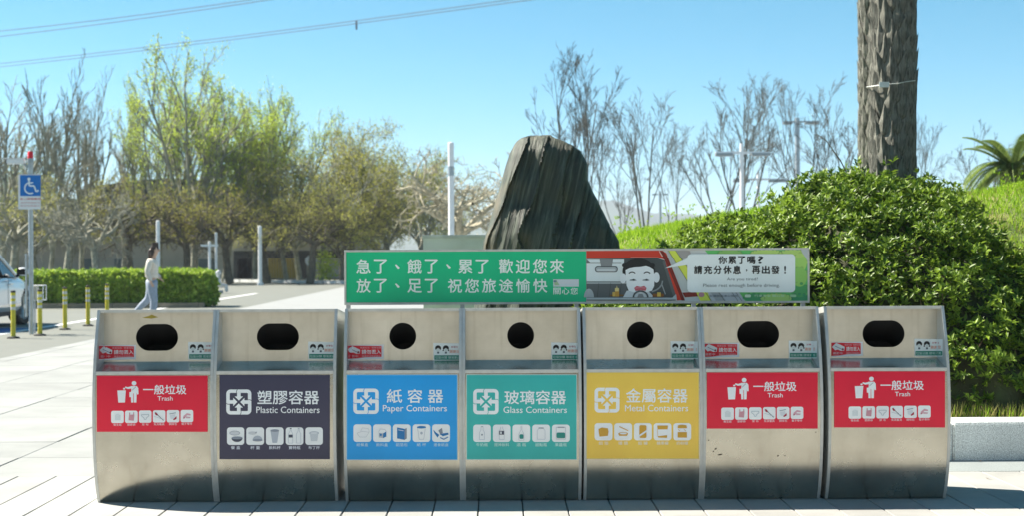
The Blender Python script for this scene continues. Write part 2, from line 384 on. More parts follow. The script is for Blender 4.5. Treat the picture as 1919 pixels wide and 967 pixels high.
def bay(parent, x0, x1, hole_px, oblong):
    n = 28; T = np.linspace(0, 1.10, n)
    prof = [(yf(t), t) for t in T]
    outline = prof + [(9.40, 1.06), (9.40, 0)]
    for a, b in ((x0, x0 + SW), (x1 - SW, x1)):
        MB().prism(outline, a, b).build('side_panel', M['steel_frame'], parent, bevel=.0015)
    xi0, xi1 = x0 + SW, x1 - SW
    ts = np.linspace(.004, .735, 26)
    m = MB(); v = []; f = []
    for t in ts: v += [(xi0, yf(t) + .0025, t), (xi1, yf(t) + .0025, t)]
    for i in range(25): f.append((2 * i, 2 * i + 1, 2 * i + 3, 2 * i + 2))
    m.add(v, f); fp = m.build('front_panel', M['steel'], parent); fp.data.shade_smooth()
    MB().box(xi0, yf(.735) - .0005, .735, xi1, yf(.735) + .02, .755).build('shelf_lip', M['steel_frame'], parent, bevel=.002)
    yl = yf(.735) + .0195
    MB().prism([(yl, .754), (yl, .748), (YP + .004, .790), (YP + .004, .798)], xi0, xi1).build('shelf', M['steel_shelf'], parent)
    MB().box(xi0, yf(1.10), 1.083, xi1, yf(1.10) + .014, 1.100).build('top_rail', M['steel_frame'], parent, bevel=.002)
    MB().prism([(yf(1.10) + .014, 1.099), (9.398, 1.058), (9.398, 1.052), (yf(1.10) + .014, 1.090)], xi0, xi1).build('top_panel', M['steel'], parent)
    MB().box(xi0, 9.385, .01, xi1, 9.398, 1.05).build('rear_panel', M['steel_back'], parent)
    # recess back with its opening
    xc = wx(hole_px, YP); zc = .937; r = .0775; hx = .044 if oblong else 0
    angs = [2 * math.pi * i / 56 for i in range(56)]
    rx0, rx1, rz0, rz1 = xi0 - xc, xi1 - xc, .794 - zc, 1.091 - zc
    angs += [math.atan2(b, a) % (2 * math.pi) for a in (rx0, rx1) for b in (rz0, rz1)]; angs = sorted(angs); n = len(angs)
    inn = []; out = []
    for a in angs:
        c, s = math.cos(a), math.sin(a); inn.append((xc + r * c + (hx if c > 0 else -hx if c < -1e-6 else 0), YP, zc + r * s))
        k = min([q for q in ((rx1 / c if c > 1e-9 else 9e9), (rx0 / c if c < -1e-9 else 9e9), (rz1 / s if s > 1e-9 else 9e9), (rz0 / s if s < -1e-9 else 9e9))])
        out.append((xc + c * k, YP, zc + s * k))
    v = out + inn + [(x, YP + .006, z) for x, _, z in inn]
    f = [(i, (i + 1) % n, n + (i + 1) % n, n + i) for i in range(n)] + [(n + i, n + (i + 1) % n, 2 * n + (i + 1) % n, 2 * n + i) for i in range(n)]
    bp = MB().add(v, f).build('recess_panel', M['steel_back'], parent)
    ch = MB()
    v = [(xc + (x - xc) * 1.1, YP + .007, zc + (z - zc) * 1.1) for x, _, z in inn] + [(xc + (x - xc) * 1.15, YP + .30, zc - .12 + (z - zc) * .8) for x, _, z in inn]
    f = [(i, (i + 1) % n, n + (i + 1) % n, n + i) for i in range(n)] + [tuple(range(n, 2 * n))]
    ch.add(v, f).build('shade_chute', M['black'], parent)  # black tube added so the opening keeps its inner shade, hiding reflective steel
    return xi0, xi1

WH = 'F8FAFD'
def recycle_logo(P, x0, y0, x1, y1, bgc):
    w = x1 - x0; u = w / 47.0; X = lambda a: x0 + a * u; Y = lambda a: y0 + a * u
    def ring(n=6):
        o = []; i_ = []
        for cx, cy, a in ((1, 0, -90), (1, 1, 0), (0, 1, 90), (0, 0, 180)):
            for k in range(n + 1):
                t = R(a + 90 * k / n)
                o.append((X((47 - 8 if cx else 8) + 8 * math.cos(t)), Y((47 - 8 if cy else 8) + 8 * math.sin(t))))
                i_.append((X((47 - 8.5 if cx else 8.5) + 2 * math.cos(t)), Y((47 - 8.5 if cy else 8.5) + 2 * math.sin(t))))
        m = len(o); P.add(o + i_, [(k, (k + 1) % m, m + (k + 1) % m, m + k) for k in range(m)], WH, 1, 'emblem')
    ring()
    for q in range(4):
        def rot(pts):
            out = []
            for a, b in pts:
                a -= 23.5; b -= 23.5
                for _ in range(q): a, b = -b, a
                out.append((X(a + 23.5), Y(b + 23.5)))
            return out
        P.poly(rot([(20.2, 6), (27.0, 6), (27.0, 13), (31.5, 13), (23.6, 20.8), (15.7, 13), (20.2, 13)]), WH, 1, 'emblem')
        P.line(rot([(21.0, -.3), (19.2, 3), (19.4, 7)]), 1.0 * u, bgc, 2, 'emblem')

G1 = 'B9C0CC'; G2 = '8F98A6'; G3 = '4A5060'
def icon(P, kind, x0, y0, x1, y1, c):
    w = x1 - x0; X = lambda a: x0 + a * w; Y = lambda a: y0 + a * (y1 - y0)
    def pl(pts, cc, l=2): P.poly([(X(a), Y(b)) for a, b in pts], cc, l)
    def ln(pts, cc, t=.035, l=3): P.line([(X(a), Y(b)) for a, b in pts], t * w, cc, l)
    def el(a, b, ra, rb, cc, l=2, a0=0, a1=360): P.ell(X(a), Y(b), ra * w, rb * w, cc, l, a0=a0, a1=a1)
    if kind == 'bowl': el(.45, .33, .3, .12, 'D5D8DE'); P.arc(X(.45), Y(.33), .3 * w, .12 * w, 0, 360, .02 * w, G2, 3, n=20); el(.58, .6, .32, .24, c, 2, 0, 180); el(.58, .6, .32, .08, G2, 3)
    elif kind == 'lid': el(.35, .33, .24, .09, 'D5D8DE'); el(.63, .72, .27, .24, G1, 3, 180, 360); el(.63, .73, .28, .07, G2, 4); ln([(.5, .3), (.6, .27)], G2)
    elif kind == 'cup': pl([(.26, .2), (.74, .2), (.64, .85), (.36, .85)], G1); el(.5, .19, .25, .07, G2, 3); el(.5, .85, .14, .04, G1, 3)
    elif kind == 'papercup': ln([(.28, .2), (.37, .85), (.63, .85), (.72, .2)], G1, .02); el(.5, .17, .26, .07, c, 3); el(.5, .5, .07, .08, G1, 2)
    elif kind == 'bottles':
        for a, cc in ((.28, G3), (.73, G1)):
            ln([(a - .03, .1), (a - .03, .2), (a - .12, .38), (a - .12, .9), (a + .12, .9), (a + .12, .38), (a + .03, .2), (a + .03, .1)], G1, .02); ln([(a - .05, .07), (a + .05, .07)], cc, .05)
        pl([(.16, .42), (.4, .42), (.4, .58), (.16, .58)], G3)
    elif kind == 'pudding': el(.5, .33, .28, .1, G1); el(.5, .32, .22, .06, 'E0E3E8', 3); pl([(.26, .36), (.74, .36), (.68, .78), (.32, .78)], 'CFD4DB', 2)
    elif kind == 'milkbottle': ln([(.44, .12), (.44, .3), (.36, .46), (.36, .86), (.64, .86), (.64, .46), (.56, .3), (.56, .12)], G1, .02); el(.5, .58, .05, .05, G2, 3); ln([(.44, .12), (.56, .12)], G2, .03)
    elif kind == 'energy': ln([(.44, .12), (.44, .24), (.36, .36), (.36, .86), (.64, .86), (.64, .36), (.56, .24), (.56, .12)], G1, .02); pl([(.34, .36), (.64, .36), (.64, .58), (.34, .58)], G3); pl([(.42, .4), (.5, .4), (.5, .54), (.42, .54)], 'E9EEF4', 3)
    elif kind == 'wine': ln([(.47, .08), (.47, .32), (.36, .55), (.36, .9), (.64, .9), (.64, .55), (.53, .32), (.53, .08)], G1, .02); P.rrect(X(.4), Y(.56), X(.62), Y(.82), .06 * w, c, 3)
    elif kind == 'jar': ln([(.36, .22), (.64, .22), (.72, .36), (.72, .84), (.28, .84), (.28, .36), (.36, .22)], G1, .02); ln([(.36, .2), (.64, .2)], G2, .05)
    elif kind == 'jamjar': ln([(.24, .16), (.76, .16), (.76, .84), (.24, .84), (.24, .16)], G1, .02); ln([(.32, .16), (.7, .16)], G2, .05); P.rrect(X(.26), Y(.46), X(.74), Y(.78), .07 * w, c, 3)
    elif kind == 'mealbox': ln([(.2, .5), (.35, .72), (.7, .72), (.88, .45), (.5, .4), (.2, .5)], 'CBD1D8', .02); ln([(.4, .4), (.5, .2), (.85, .25), (.88, .45)], 'CBD1D8', .02)
    elif kind == 'carton': pl([(.32, .48), (.56, .52), (.56, .78), (.32, .74)], G1); pl([(.56, .52), (.74, .4), (.74, .7), (.56, .78)], c); ln([(.3, .46), (.4, .26), (.66, .3), (.74, .4)], G1, .02); el(.43, .6, .06, .06, c, 3)
    elif kind == 'box': pl([(.24, .18), (.66, .26), (.66, .88), (.24, .8)], c); pl([(.66, .26), (.78, .22), (.78, .8), (.66, .88)], G2); pl([(.3, .3), (.6, .35), (.6, .38), (.3, .33)], 'E9EEF4', 3)
    elif kind == 'tray': pl([(.06, .3), (.2, .45), (.4, .6), (.3, .75), (.12, .5)], c); pl([(.35, .35), (.55, .2), (.6, .5), (.45, .55)], G2); pl([(.42, .55), (.9, .48), (.92, .58), (.6, .68)], c, 3); ln([(.45, .75), (.65, .85), (.9, .72)], c, .05)
    elif kind == 'foil': pl([(.22, .34), (.4, .26), (.74, .3), (.78, .5), (.74, .74), (.28, .78), (.24, .58)], c)
    elif kind == 'can': el(.5, .62, .28, .1, c); pl([(.24, .62), (.76, .62), (.72, .74), (.28, .74)], c, 2); el(.5, .6, .2, .05, 'E9EEF4', 3); ln([(.28, .2), (.78, .44)], c, .05)
    elif kind == 'drinkcan': P.rrect(X(.3), Y(.12), X(.7), Y(.86), .08 * w, c, 2); P.poly([(X(.3), Y(.68)), (X(.7), Y(.4)), (X(.7), Y(.52)), (X(.3), Y(.8))], 'E9EEF4', 3)
    elif kind == 'tin': pl([(.2, .14), (.8, .14), (.78, .36), (.22, .36)], c); pl([(.24, .76), (.76, .7), (.74, .86), (.26, .84)], c); ln([(.2, .36), (.24, .8)], c, .02)
    elif kind == 'milktin': el(.5, .16, .26, .06, c); pl([(.24, .2), (.76, .2), (.76, .3), (.24, .3)], c); pl([(.24, .52), (.76, .52), (.76, .84), (.24, .84)], c); ln([(.28, .36), (.36, .46)], c, .03); ln([(.6, .36), (.7, .46)], c, .03)
    elif kind == 'tissue': pl([(.3, .34), (.74, .34), (.74, .76), (.3, .76)], 'DDE4E6'); el(.5, .34, .16, .08, 'E4E9EC', 3)
    elif kind == 'bag': pl([(.32, .36), (.74, .3), (.7, .82), (.28, .78)], 'D59AA6'); pl([(.34, .16), (.4, .16), (.42, .38), (.33, .38)], 'D59AA6'); pl([(.66, .14), (.72, .14), (.72, .34), (.64, .34)], 'D59AA6')
    elif kind == 'diaper': ln([(.2, .34), (.8, .34), (.78, .46), (.6, .6), (.56, .74), (.44, .74), (.4, .6), (.22, .46), (.2, .34)], 'C3CDD3', .05)
    elif kind == 'cutlery': pl([(.14, .2), (.24, .16), (.4, .34), (.36, .42), (.22, .38)], 'A3123A'); ln([(.36, .36), (.86, .84)], G3, .04); ln([(.1, .5), (.9, .76)], G1, .025)
    elif kind == 'packet': ln([(.22, .32), (.72, .22)], G2, .05); pl([(.26, .4), (.66, .34), (.7, .6), (.5, .76), (.3, .7)], 'E0E4EA'); pl([(.5, .76), (.78, .5), (.78, .7), (.58, .82)], 'B01838', 3)
    elif kind == 'ewaste': pl([(.22, .5), (.5, .26), (.8, .34), (.78, .46), (.5, .44), (.32, .7), (.2, .72)], 'DDA9B6'); pl([(.4, .52), (.8, .56), (.74, .68), (.42, .68)], 'D8B0BC'); ln([(.2, .66), (.36, .62)], 'B85B74', .05)
def label_base(parent, px0, py0, px1, py1, c, edge=None):
    P = Print(front_surf)
    if edge: P.rect(px0 - 1.2, py0 - 1.2, px1 + 1.2, py1 + 1.2, edge, 0, 'label_border')
    P.rect(px0, py0, px1, py1, c, .6, 'label')
    P.build(parent)
    kids = [o for o in parent.children if o.name.split('.')[0] == 'label']
    return kids[-1]
def trash_label(parent, dx, dy):
    lb = label_base(parent, 181.4 + dx, 705.0 + dy, 389 + dx, 810.2 + dy, 'EE2240')
    P = Print(front_surf, 180, 700, 8.41, dx, dy)
    P.poly([(335, 275), (470, 272), (455, 465), (350, 467)], WH); P.part(); P.ell(598, 161, 37, 35, WH)
    P.poly([(550, 205), (640, 205), (665, 235), (670, 335), (645, 338), (640, 300), (636, 465), (596, 465), (594, 320), (586, 320), (586, 465), (552, 465), (550, 380), (525, 378), (525, 300), (552, 298), (556, 245)], WH)
    P.poly([(556, 208), (556, 245), (500, 252), (455, 232), (462, 212), (500, 222)], WH)
    P.ell(442, 247, 18, 14, WH); P.line([(565, 275), (630, 215)], 7, 'A89AA6', 2)
    P.text('一般垃圾', 740, 185, 1425, 338, WH, bold=.016); P.text('Trash', 968, 365, 1208, 435, WH, bold=.012)
    xs = [(237, 437), (456, 655), (675, 873), (895, 1093), (1113, 1312), (1332, 1531)]
    for (a, b), kd, t in zip(xs, ('tissue', 'bag', 'diaper', 'cutlery', 'packet', 'ewaste'), ('衛生紙', '塑膠袋', '尿 布', '免洗餐具', '調味包', '電子零件')):
        y0 = 595 - (a - 237) * .013
        P.part(); P.rrect(a, y0, b, y0 + 195, 32, WH); icon(P, kd, a, y0, b, y0 + 195, 'B01838')
        m = (a + b) / 2; hw = 85 if len(t) == 4 else 64 if ' ' not in t else 52
        P.text(t, m - hw, y0 + 203, m + hw, y0 + 238, 'FBDDE3', bold=.01)
    P.build(lb); return lb
def recycle_label(parent, box, c, edge, z, logo, zh, zh_box, en, en_box, icons, caps, iy, ix, cap_col, ic):
    lb = label_base(parent, *box, c, edge)
    P = Print(front_surf, *z)
    recycle_logo(P, *logo, c)
    P.text(zh, *zh_box, WH, bold=.014); P.text(en, *en_box, WH, bold=.008)
    for (a, b), kd, t in zip(ix, icons, caps):
        P.part(); P.rrect(a, iy[0], b, iy[1], (b - a) * .17, WH); icon(P, kd, a, iy[0], b, iy[1], ic)
        m = (a + b) / 2; w = b - a; hw = w * (.27 if len(t) == 3 and ' ' in t else .33 if len(t) == 3 else .42)
        P.text(t, m - hw, iy[1] + w * .06, m + hw, iy[1] + w * .25, cap_col, bold=.012)
    P.build(lb); return lb
def red_sticker(parent, surf, px0, px1, py):
    """py: top of the sticker at its right end"""
    P = Print(surf); h = 27
    P.poly([(px0, py + 1), (px1, py), (px1, py + h), (px0, py + h + 2)], 'E6E9EC', .3, 'sticker'); P.build(parent, 5)
    st = [o for o in parent.children if o.name.split('.')[0] == 'sticker'][-1]
    w = px1 - px0; P = Print(surf, px0, py, 1)
    P.poly([(0, 2), (w - 4, 3), (w - 4, h - 4), (w * .5, h - 3.2), (w * .25, h - 1), (0, h)], 'E42234', 1)
    P.poly([(1, 10), (9, 2.5), (17, 6), (25, 10), (24, 17), (18, 17.5), (12, 15), (7, 16.5)], 'E6E9EC', 2, 'camera_picture')
    P.line([(7, 8.5), (20, 14.5)], .8, '45506B', 3, 'camera_picture'); P.ell(21.5, 14.5, 1.8, 2, '8E2D3B', 3, 'camera_picture')
    P.text('攝影中', 3, 19.5, 21, 24.3, 'F3CDD2', 2, 0); P.text('家庭垃圾 · 營業垃圾', 25, 4.2, w - 5, 7.6, 'F0BFC6', 2, 0)
    P.text('請勿丟入', 28, 9.5, w - 5, 18, 'F4F4F6', 2, .014); P.text('違者依法告發處分', 28, 20, w - 6, 23.6, 'F0BFC6', 2, 0)
    P.build(st, 5)
def white_sticker(parent, surf, px0, py):
    P = Print(surf); w, h = 53, 33.5
    P.poly([(px0, py), (px0 + w, py + 1), (px0 + w, py + h), (px0 + .5, py + h - .3)], 'F2F7F5', .3, 'sticker'); P.build(parent, 5)
    st = [o for o in parent.children if o.name.split('.')[0] == 'sticker'][-1]
    P = Print(surf, px0, py, 1)
    for cx, gl in ((9, 0), (23.5, 1)):
        P.part(); P.ell(cx, 10, 5.6, 5.4, '151515', 1, 'portrait'); P.ell(cx, 12.3, 4.2, 3.4, 'DDE4E2', 2, 'portrait', a0=0, a1=180); P.poly([(cx - 4.2, 12.3), (cx, 9.4), (cx + 4.2, 12.3)], 'DDE4E2', 2, 'portrait')
        if gl: P.ell(cx - 5, 14, 1.2, 1.4, '151515', 2, 'portrait'); P.ell(cx + 5, 14, 1.2, 1.4, '151515', 2, 'portrait')
        P.rect(cx - 1.8, 16.5, cx + 2, 20, '6A7378', 1, 'portrait')
    P.text('好學生', 33.5, 6, 46.5, 9.6, 'B03048', 1, .004); P.text('謝謝您', 30.5, 13, 49.5, 19, 'E8A086', 1, .01)
    P.rect(2, 23.2, w - .6, 31.6, '2E8F78', 1); P.text('垃圾分類 環境更美', 3.5, 25, w - 3, 30, 'D2E9E0', 2, .004)
    P.build(st, 5)

GR = 'stainless recycling and trash bins in a row'
def unit(label, x0, x1):
    return thing('waste_bin', label, 'trash bin', ((x0 + x1) / 2, 9.15, 0), GR)
U1 = unit('steel trash bin with red label at the left end, yellow smear above slot', -2.272, -1.5895)
U2 = unit('steel bin with dark purple Plastic Containers label and oblong slot', -1.5885, -.895)
U3 = unit('double steel bin with blue Paper Containers and teal Glass Containers labels', -.853, .494)
U4 = unit('double steel bin with yellow Metal Containers label and red Trash label', .5065, 1.859)
U5 = unit('steel trash bin with red label at the right end beside the kerb', 1.888, 2.579)
bays = [(U1, -2.272, -1.5895, 293.5, 1), (U2, -1.5885, -.895, 520, 1), (U3, -.853, -.182, 754, 0), (U3, -.181, .494, 975, 0),
        (U4, .5065, 1.179, 1199, 0), (U4, 1.180, 1.859, 1420, 1), (U5, 1.888, 2.579, 1655, 1)]
inner = [bay(*b) for b in bays]
trash_label(U1, 0, 0); trash_label(U4, 1143.4, -6); trash_label(U5, 1382, -8.2)
ZL = [(90, 280), (302, 498), (518, 712), (735, 930), (951, 1143)]
recycle_label(U2, (411.3, 703.5, 618, 861.5), '47455A', None, (410, 700, 5.862), (82, 180, 358, 456), '塑膠容器', (424, 190, 1102, 345), 'Plastic Containers', (412, 368, 1108, 440),
              ('bowl', 'lid', 'cup', 'bottles', 'pudding'), ('餐 盒', '杯 蓋', '飲料杯', '寶特瓶', '布丁杯'), (596, 790), ZL, 'E4E8F2', G3)
recycle_label(U3, (650.3, 703.8, 856.4, 862), '26A6F0', 'B9D9E8', (640, 690, 5.374), (119, 210, 375, 464), '紙 容 器', (455, 215, 1025, 356), 'Paper Containers', (416, 375, 1062, 460),
              ('mealbox', 'carton', 'box', 'papercup', 'tray'), ('紙餐盒', '飲料盒', '鋁箔包', '紙 杯', '速食紙盒'), (570, 748), [(120, 300), (318, 498), (517, 696), (716, 894), (913, 1092)], 'C4E4FA', '2A7DBB')
recycle_label(U3, (875, 703.8, 1080, 861.5), '3EBDB6', 'C3DEDC', (872, 695, 5.69), (84, 198, 355, 466), '玻璃容器', (416, 213, 1075, 362), 'Glass Containers', (406, 386, 1084, 455),
              ('milkbottle', 'energy', 'wine', 'jar', 'jamjar'), ('牛奶瓶', '提神飲料', '酒 瓶', '甜點瓶', '果醬瓶'), (578, 764), [(84, 272), (294, 482), (503, 692), (714, 903), (924, 1114)], 'CDF2EC', '2D8F86')
recycle_label(U4, (1100, 699.5, 1309, 860), 'FFD25A', 'E3CD8E', (1098, 695, 5.687), (92, 184, 358, 448), '金屬容器', (426, 192, 1085, 345), 'Metal Containers', (416, 366, 1090, 437),
              ('foil', 'can', 'drinkcan', 'tin', 'milktin'), ('鋁 箔', '罐 頭', '鋁 罐', '糖果罐', '奶粉罐'), (562, 746), [(92, 283), (302, 492), (512, 702), (722, 912), (932, 1122)], 'FFF0DC', 'D9A63C')
red = {0: (185.5, 255, 647), 2: (650, 719, 646.5), 5: (1319, 1385.5, 643), 6: (1558, 1617, 641)}
wht = {0: (352.5, 641.5), 1: (577.5, 641), 2: (812, 643.5), 3: (1033, 642.5), 4: (1256.5, 640), 5: (1478, 639), 6: (1713.5, 635.5)}
for i, b in enumerate(bays):
    s = recess_surf(*inner[i])
    if i in red: red_sticker(b[0], s, *red[i])
    white_sticker(b[0], s, *wht[i])
P = Print(plane_surf(YP)); P.poly([(266, 596.5), (279, 593), (284, 590.5), (290, 593), (297, 595.5), (284, 598)], 'A3983F', .3, 'paint_smear'); P.build(U1)
P = Print(front_surf)
for x, y, a, b in ((1349, 853, 5, 1.2), (1341, 842, 2.5, 1.6), (1337, 847, 1.6, 1), (1458, 855, 1.6, 1.5), (1471, 855, 1.3, 1), (1328, 826, 1.6, .8), (1529, 811, 1.2, .8)):
    P.poly([(x - a, y + b * .9), (x - a * .3, y - b * .3), (x + a, y - b), (x + a * .6, y + b * .6), (x - a * .2, y + b)], '4A4236', .2, 'scuff')
P.build(U4)

# unseen building added behind the camera to feed steel reflections and warm the shade
vb = thing('added_bounce_building', 'unseen beige building added behind the camera for steel reflections and warmer shade', 'building', (0, -16, 0))
bw = mat('bounce_facade_beige', (.58, .53, .45), .85, 0, .08, .5, .2, 8); bwin = mat('facade_glass', (.05, .06, .06), .1)
MB().box(-32, -28, -.02, 36, -15, 8.5).build('wall', bw, vb)
MB().box(-33, -28.5, 8.5, 37, -14.2, 9.1).build('roof', mat('facade_cornice', (.5, .46, .38), .8), vb)
for k in range(11):
    MB().box(-30 + k * 6, -15.0, .1, -27.2 + k * 6, -14.96, 2.7).build('window', bwin, vb)
    MB().box(-30 + k * 6, -15.0, 4.6, -27.2 + k * 6, -14.96, 6.8).build('window', bwin, vb)

# ------------------------------------------------------------------ long sign board over the bins
YS = 9.26
sg = thing('sign_board', 'long low sign with green welcome text and cartoon tired driver above the bins', 'sign', (at(1081, 570, YS).x, YS, 1.1))
a = at(645, 467.5, YS); b = at(1517, 570.5, YS)
def sbox(px0, py0, px1, py1, y0, y1, name, m, par=sg):
    p = at(px0, py0, YS); q = at(px1, py1, YS)
    return MB().box(p.x, y0, min(p.z, q.z), q.x, y1, max(p.z, q.z)).build(name, m, par, bevel=.001)
zt = at(1081, 466.2, YS).z; zb = at(1081, 570.4, YS).z
MB().box(a.x, YS, zb, b.x, YS + .03, zt).build('sign_panel', M['steel_frame'], sg)
fw = .012
for x0, z0, x1, z1 in ((a.x, zt - fw, b.x, zt), (a.x, zb, b.x, zb + fw), (a.x, zb + fw, a.x + fw, zt - fw), (b.x - fw, zb + fw, b.x, zt - fw)):
    MB().box(x0, YS - .008, z0, x1, YS - .0005, z1).build('frame_strip', M['steel_frame'], sg, bevel=.0015)
for px in (652, 866, 1080, 1300, 1505):
    x = wx(px, YS); MB().box(x - .012, YS + .004, 1.065, x + .012, YS + .026, zb).build('bracket', M['galv'], sg)
ps = plane_surf(YS)
P = Print(ps, 640, 450, 3.867)
P.poly([(32, 82), (1772, 80), (1774, 452), (32, 455)], '08C48A', .4, 'green_panel'); P.build(sg, 60)
gp = [o for o in sg.children if o.name.startswith('green_panel')][0]
P = Print(ps, 640, 450, 3.867); CW = 'EEFBF4'
xsx = [105, 232, 0, 475, 602, 0, 845, 970, 1138, 1262, 1385, 1508]
for ch, x in zip('急了', (107, 234)): P.text(ch, x, 144, x + (104 if ch != '了' else 96), 247, CW, 1, .018)
for ch, x in zip('餓了', (476, 603)): P.text(ch, x, 144, x + (106 if ch != '了' else 96), 246, CW, 1, .018)
for ch, x in zip('累了', (845, 971)): P.text(ch, x, 146, x + (104 if ch != '了' else 96), 246, CW, 1, .018)
for ch, x in zip('歡迎您來', (1139, 1262, 1386, 1509)): P.text(ch, x, 142, x + 104, 245, CW, 1, .018)
for x, y in ((388, 180), (758, 178), (388, 316)): P.poly([(x, y + 6), (x + 8, y), (x + 34, y + 24), (x + 28, y + 33), (x + 18, y + 32)], CW, 1, 'lettering')
for ch, x, w in zip('放了足了祝您旅途愉快', (108, 234, 477, 603, 770, 893, 1017, 1140, 1264, 1388), (104, 96, 106, 96, 104, 104, 104, 104, 104, 104)): P.text(ch, x, 283, x + w, 385, CW, 1, .018)
P.rect(1534, 287, 1720, 341, 'D3DEE2', 1, 'white_patch'); P.poly([(1536, 292), (1560, 292), (1562, 300), (1580, 330), (1545, 330)], 'A9C9A0', 2, 'white_patch'); P.ell(1547, 302, 12, 7, '6F8FA0', 3, 'white_patch')
for ch, x in zip('關心您', (1535, 1597, 1659)): P.text(ch, x, 348, x + 54, 397, CW, 1, .014)
P.build(gp, 60)
# cartoon side
P = Print(ps, 1095, 460, 8.058)
P.poly([(32, 78), (3380, 60), (3382, 848), (32, 850)], 'C9D0D0', .4, 'cartoon_panel'); P.build(sg, 60)
cp = [o for o in sg.children if o.name.startswith('cartoon_panel')][0]
P = Print(ps, 1095, 460, 8.058); A = 'picture'
P.poly([(32, 205), (1100, 190), (1210, 230), (1390, 790), (1350, 835), (32, 835)], '4A5355', 1, A)
P.poly([(32, 78), (1180, 76), (1240, 120), (1490, 830), (1400, 838), (1380, 800), (1215, 215), (1130, 190), (32, 200)], 'D2402E', 2, A)
P.poly([(1140, 84), (1250, 300), (1470, 838), (1520, 838), (1270, 200), (1190, 84)], '7E2A22', 3, A)
P.line([(1130, 82), (1180, 165)], 14, 'E8C4BC', 4, A); P.line([(700, 178), (1120, 184)], 12, 'D08A7E', 3, A)
P.rect(34, 215, 600, 560, 'E0ECEE', 2, A); P.line([(34, 272), (560, 272)], 8, '3F4748', 3, A); P.line([(34, 556), (600, 556)], 10, '3F4748', 3, A)
P.poly([(34, 215), (34, 272), (95, 272)], '737C7F', 3, A)
P.poly([(230, 212), (435, 212), (415, 330), (255, 330)], '868C8E', 4, A)
P.rrect(160, 320, 505, 412, 42, '3F4748', 4, A); P.rrect(172, 332, 492, 402, 34, 'A9B2B5', 5, A); P.rrect(190, 360, 470, 396, 18, 'C9D2D5', 6, A)
P.rect(34, 562, 640, 585, 'AEB8BA', 3, A); P.rect(34, 585, 640, 790, '5D6568', 2, A)
for x in (205, 385, 545): P.line([(x + 15, 570), (x - 10, 785)], 5, '3A4142', 3, A)
P.ell(70, 790, 75, 130, 'AEB8BC', 3, A, a0=180, a1=360)
P.poly([(32, 795), (1330, 795), (1385, 740), (1400, 830), (1380, 838), (32, 838)], 'B9C4C7', 4, A); P.line([(34, 832), (1380, 832)], 12, '3A4142', 5, A)
P.poly([(1215, 230), (1390, 780), (1345, 790), (1180, 250)], '5F6769', 3, A)
# a tired man at the wheel
P.ell(820, 400, 245, 200, '23282A', 5, A, n=28); 
for i in range(9): P.ell(610 + i * 52, 250 + abs(i - 4) * 14, 42, 34, '23282A', 5, A, n=12)
P.poly([(585, 790), (640, 690), (760, 680), (960, 690), (1030, 760), (1030, 790)], 'CBD5DA', 5, A)
P.ell(585, 505, 50, 75, 'E6EEF2', 6, A); P.ell(1090, 490, 48, 78, 'E6EEF2', 6, A)
P.poly([(622, 380), (680, 350), (760, 335), (850, 330), (930, 315), (990, 335), (1045, 370), (1058, 480), (1055, 620), (1020, 690), (940, 715), (850, 725), (740, 712), (670, 690), (638, 610), (628, 500)], 'EAF2F5', 6, A)
P.arc(722, 455, 52, 45, 205, 330, 16, '23282A', 7, A); P.arc(945, 455, 52, 45, 210, 335, 16, '23282A', 7, A)
for x in (735, 930): P.ell(x, 530, 50, 14, '9EA9AE', 7, A); P.ell(x + 10, 524, 20, 13, '3A4346', 8, A); P.arc(x, 540, 52, 18, 190, 350, 5, '5A6467', 8, A)
P.poly([(752, 650), (790, 618), (850, 630), (905, 616), (940, 650), (925, 692), (850, 680), (775, 696)], 'C4606C', 7, A); P.line([(770, 652), (850, 642), (925, 652)], 8, 'E39AA4', 8, A)
P.arc(850, 790, 110, 95, 180, 360, 22, '454D50', 8, A, 16); P.arc(850, 790, 95, 80, 180, 360, 8, '9AA4A8', 9, A, 16); P.poly([(800, 790), (820, 740), (880, 740), (900, 790)], '8A9092', 8, A)
P.arc(960, 540, 220, 170, 0, 75, 22, '8F989B', 5, A); P.line([(1165, 580), (1225, 745)], 16, '9AA3A6', 4, A)
P.rrect(465, 655, 525, 780, 10, 'C99A45', 5, A); P.rect(462, 650, 522, 700, 'E3D48E', 6, A); P.rrect(425, 710, 465, 778, 8, 'D9B75E', 6, A); P.poly([(480, 650), (490, 610), (505, 650)], 'C9B98A', 6, A); P.ell(490, 760, 110, 16, '7A5A30', 4, A)
P.rrect(1030, 735, 1200, 782, 14, '8A5A30', 6, A); P.rect(1100, 715, 1155, 780, 'E0BE5C', 7, A)
# road, grass and bushes behind the car
P.poly([(1245, 76), (1400, 76), (1560, 350), (1560, 700), (1480, 690)], 'B9C4C3', 1.5, A)
P.poly([(1270, 78), (1380, 78), (1560, 340), (1560, 540), (1420, 340)], 'D8E65A', 3, A); P.line([(1270, 78), (1555, 545)], 6, '4A5048', 4, A); P.line([(1380, 78), (1560, 340)], 6, '4A5048', 4, A)
P.poly([(1400, 78), (1590, 78), (1620, 140), (1480, 210)], 'A3A19F', 3, A); P.poly([(1480, 720), (1720, 705), (1740, 775), (1520, 790)], '7E2A22', 3, A)
P.poly([(1690, 715), (1860, 712), (1910, 840), (1750, 842)], 'D8E65A', 3, A); P.ell(1770, 750, 45, 36, 'B98A96', 4, A)
P.poly([(1860, 705), (2330, 700), (2420, 840), (1915, 842)], 'BCC5CC', 3, A); P.poly([(1900, 705), (2040, 705), (2140, 840), (1990, 840)], 'A2AAAE', 4, A)
for x in (1860, 2060, 2260, 2320): P.line([(x - 40, 702), (x + 60, 845)], 6, '4A5A50', 5, A)
P.poly([(1820, 72), (3370, 62), (3375, 846), (2430, 846), (2330, 700), (3170, 695), (3170, 130), (1870, 130)], '66C46C', 2, A)
random.seed(5)
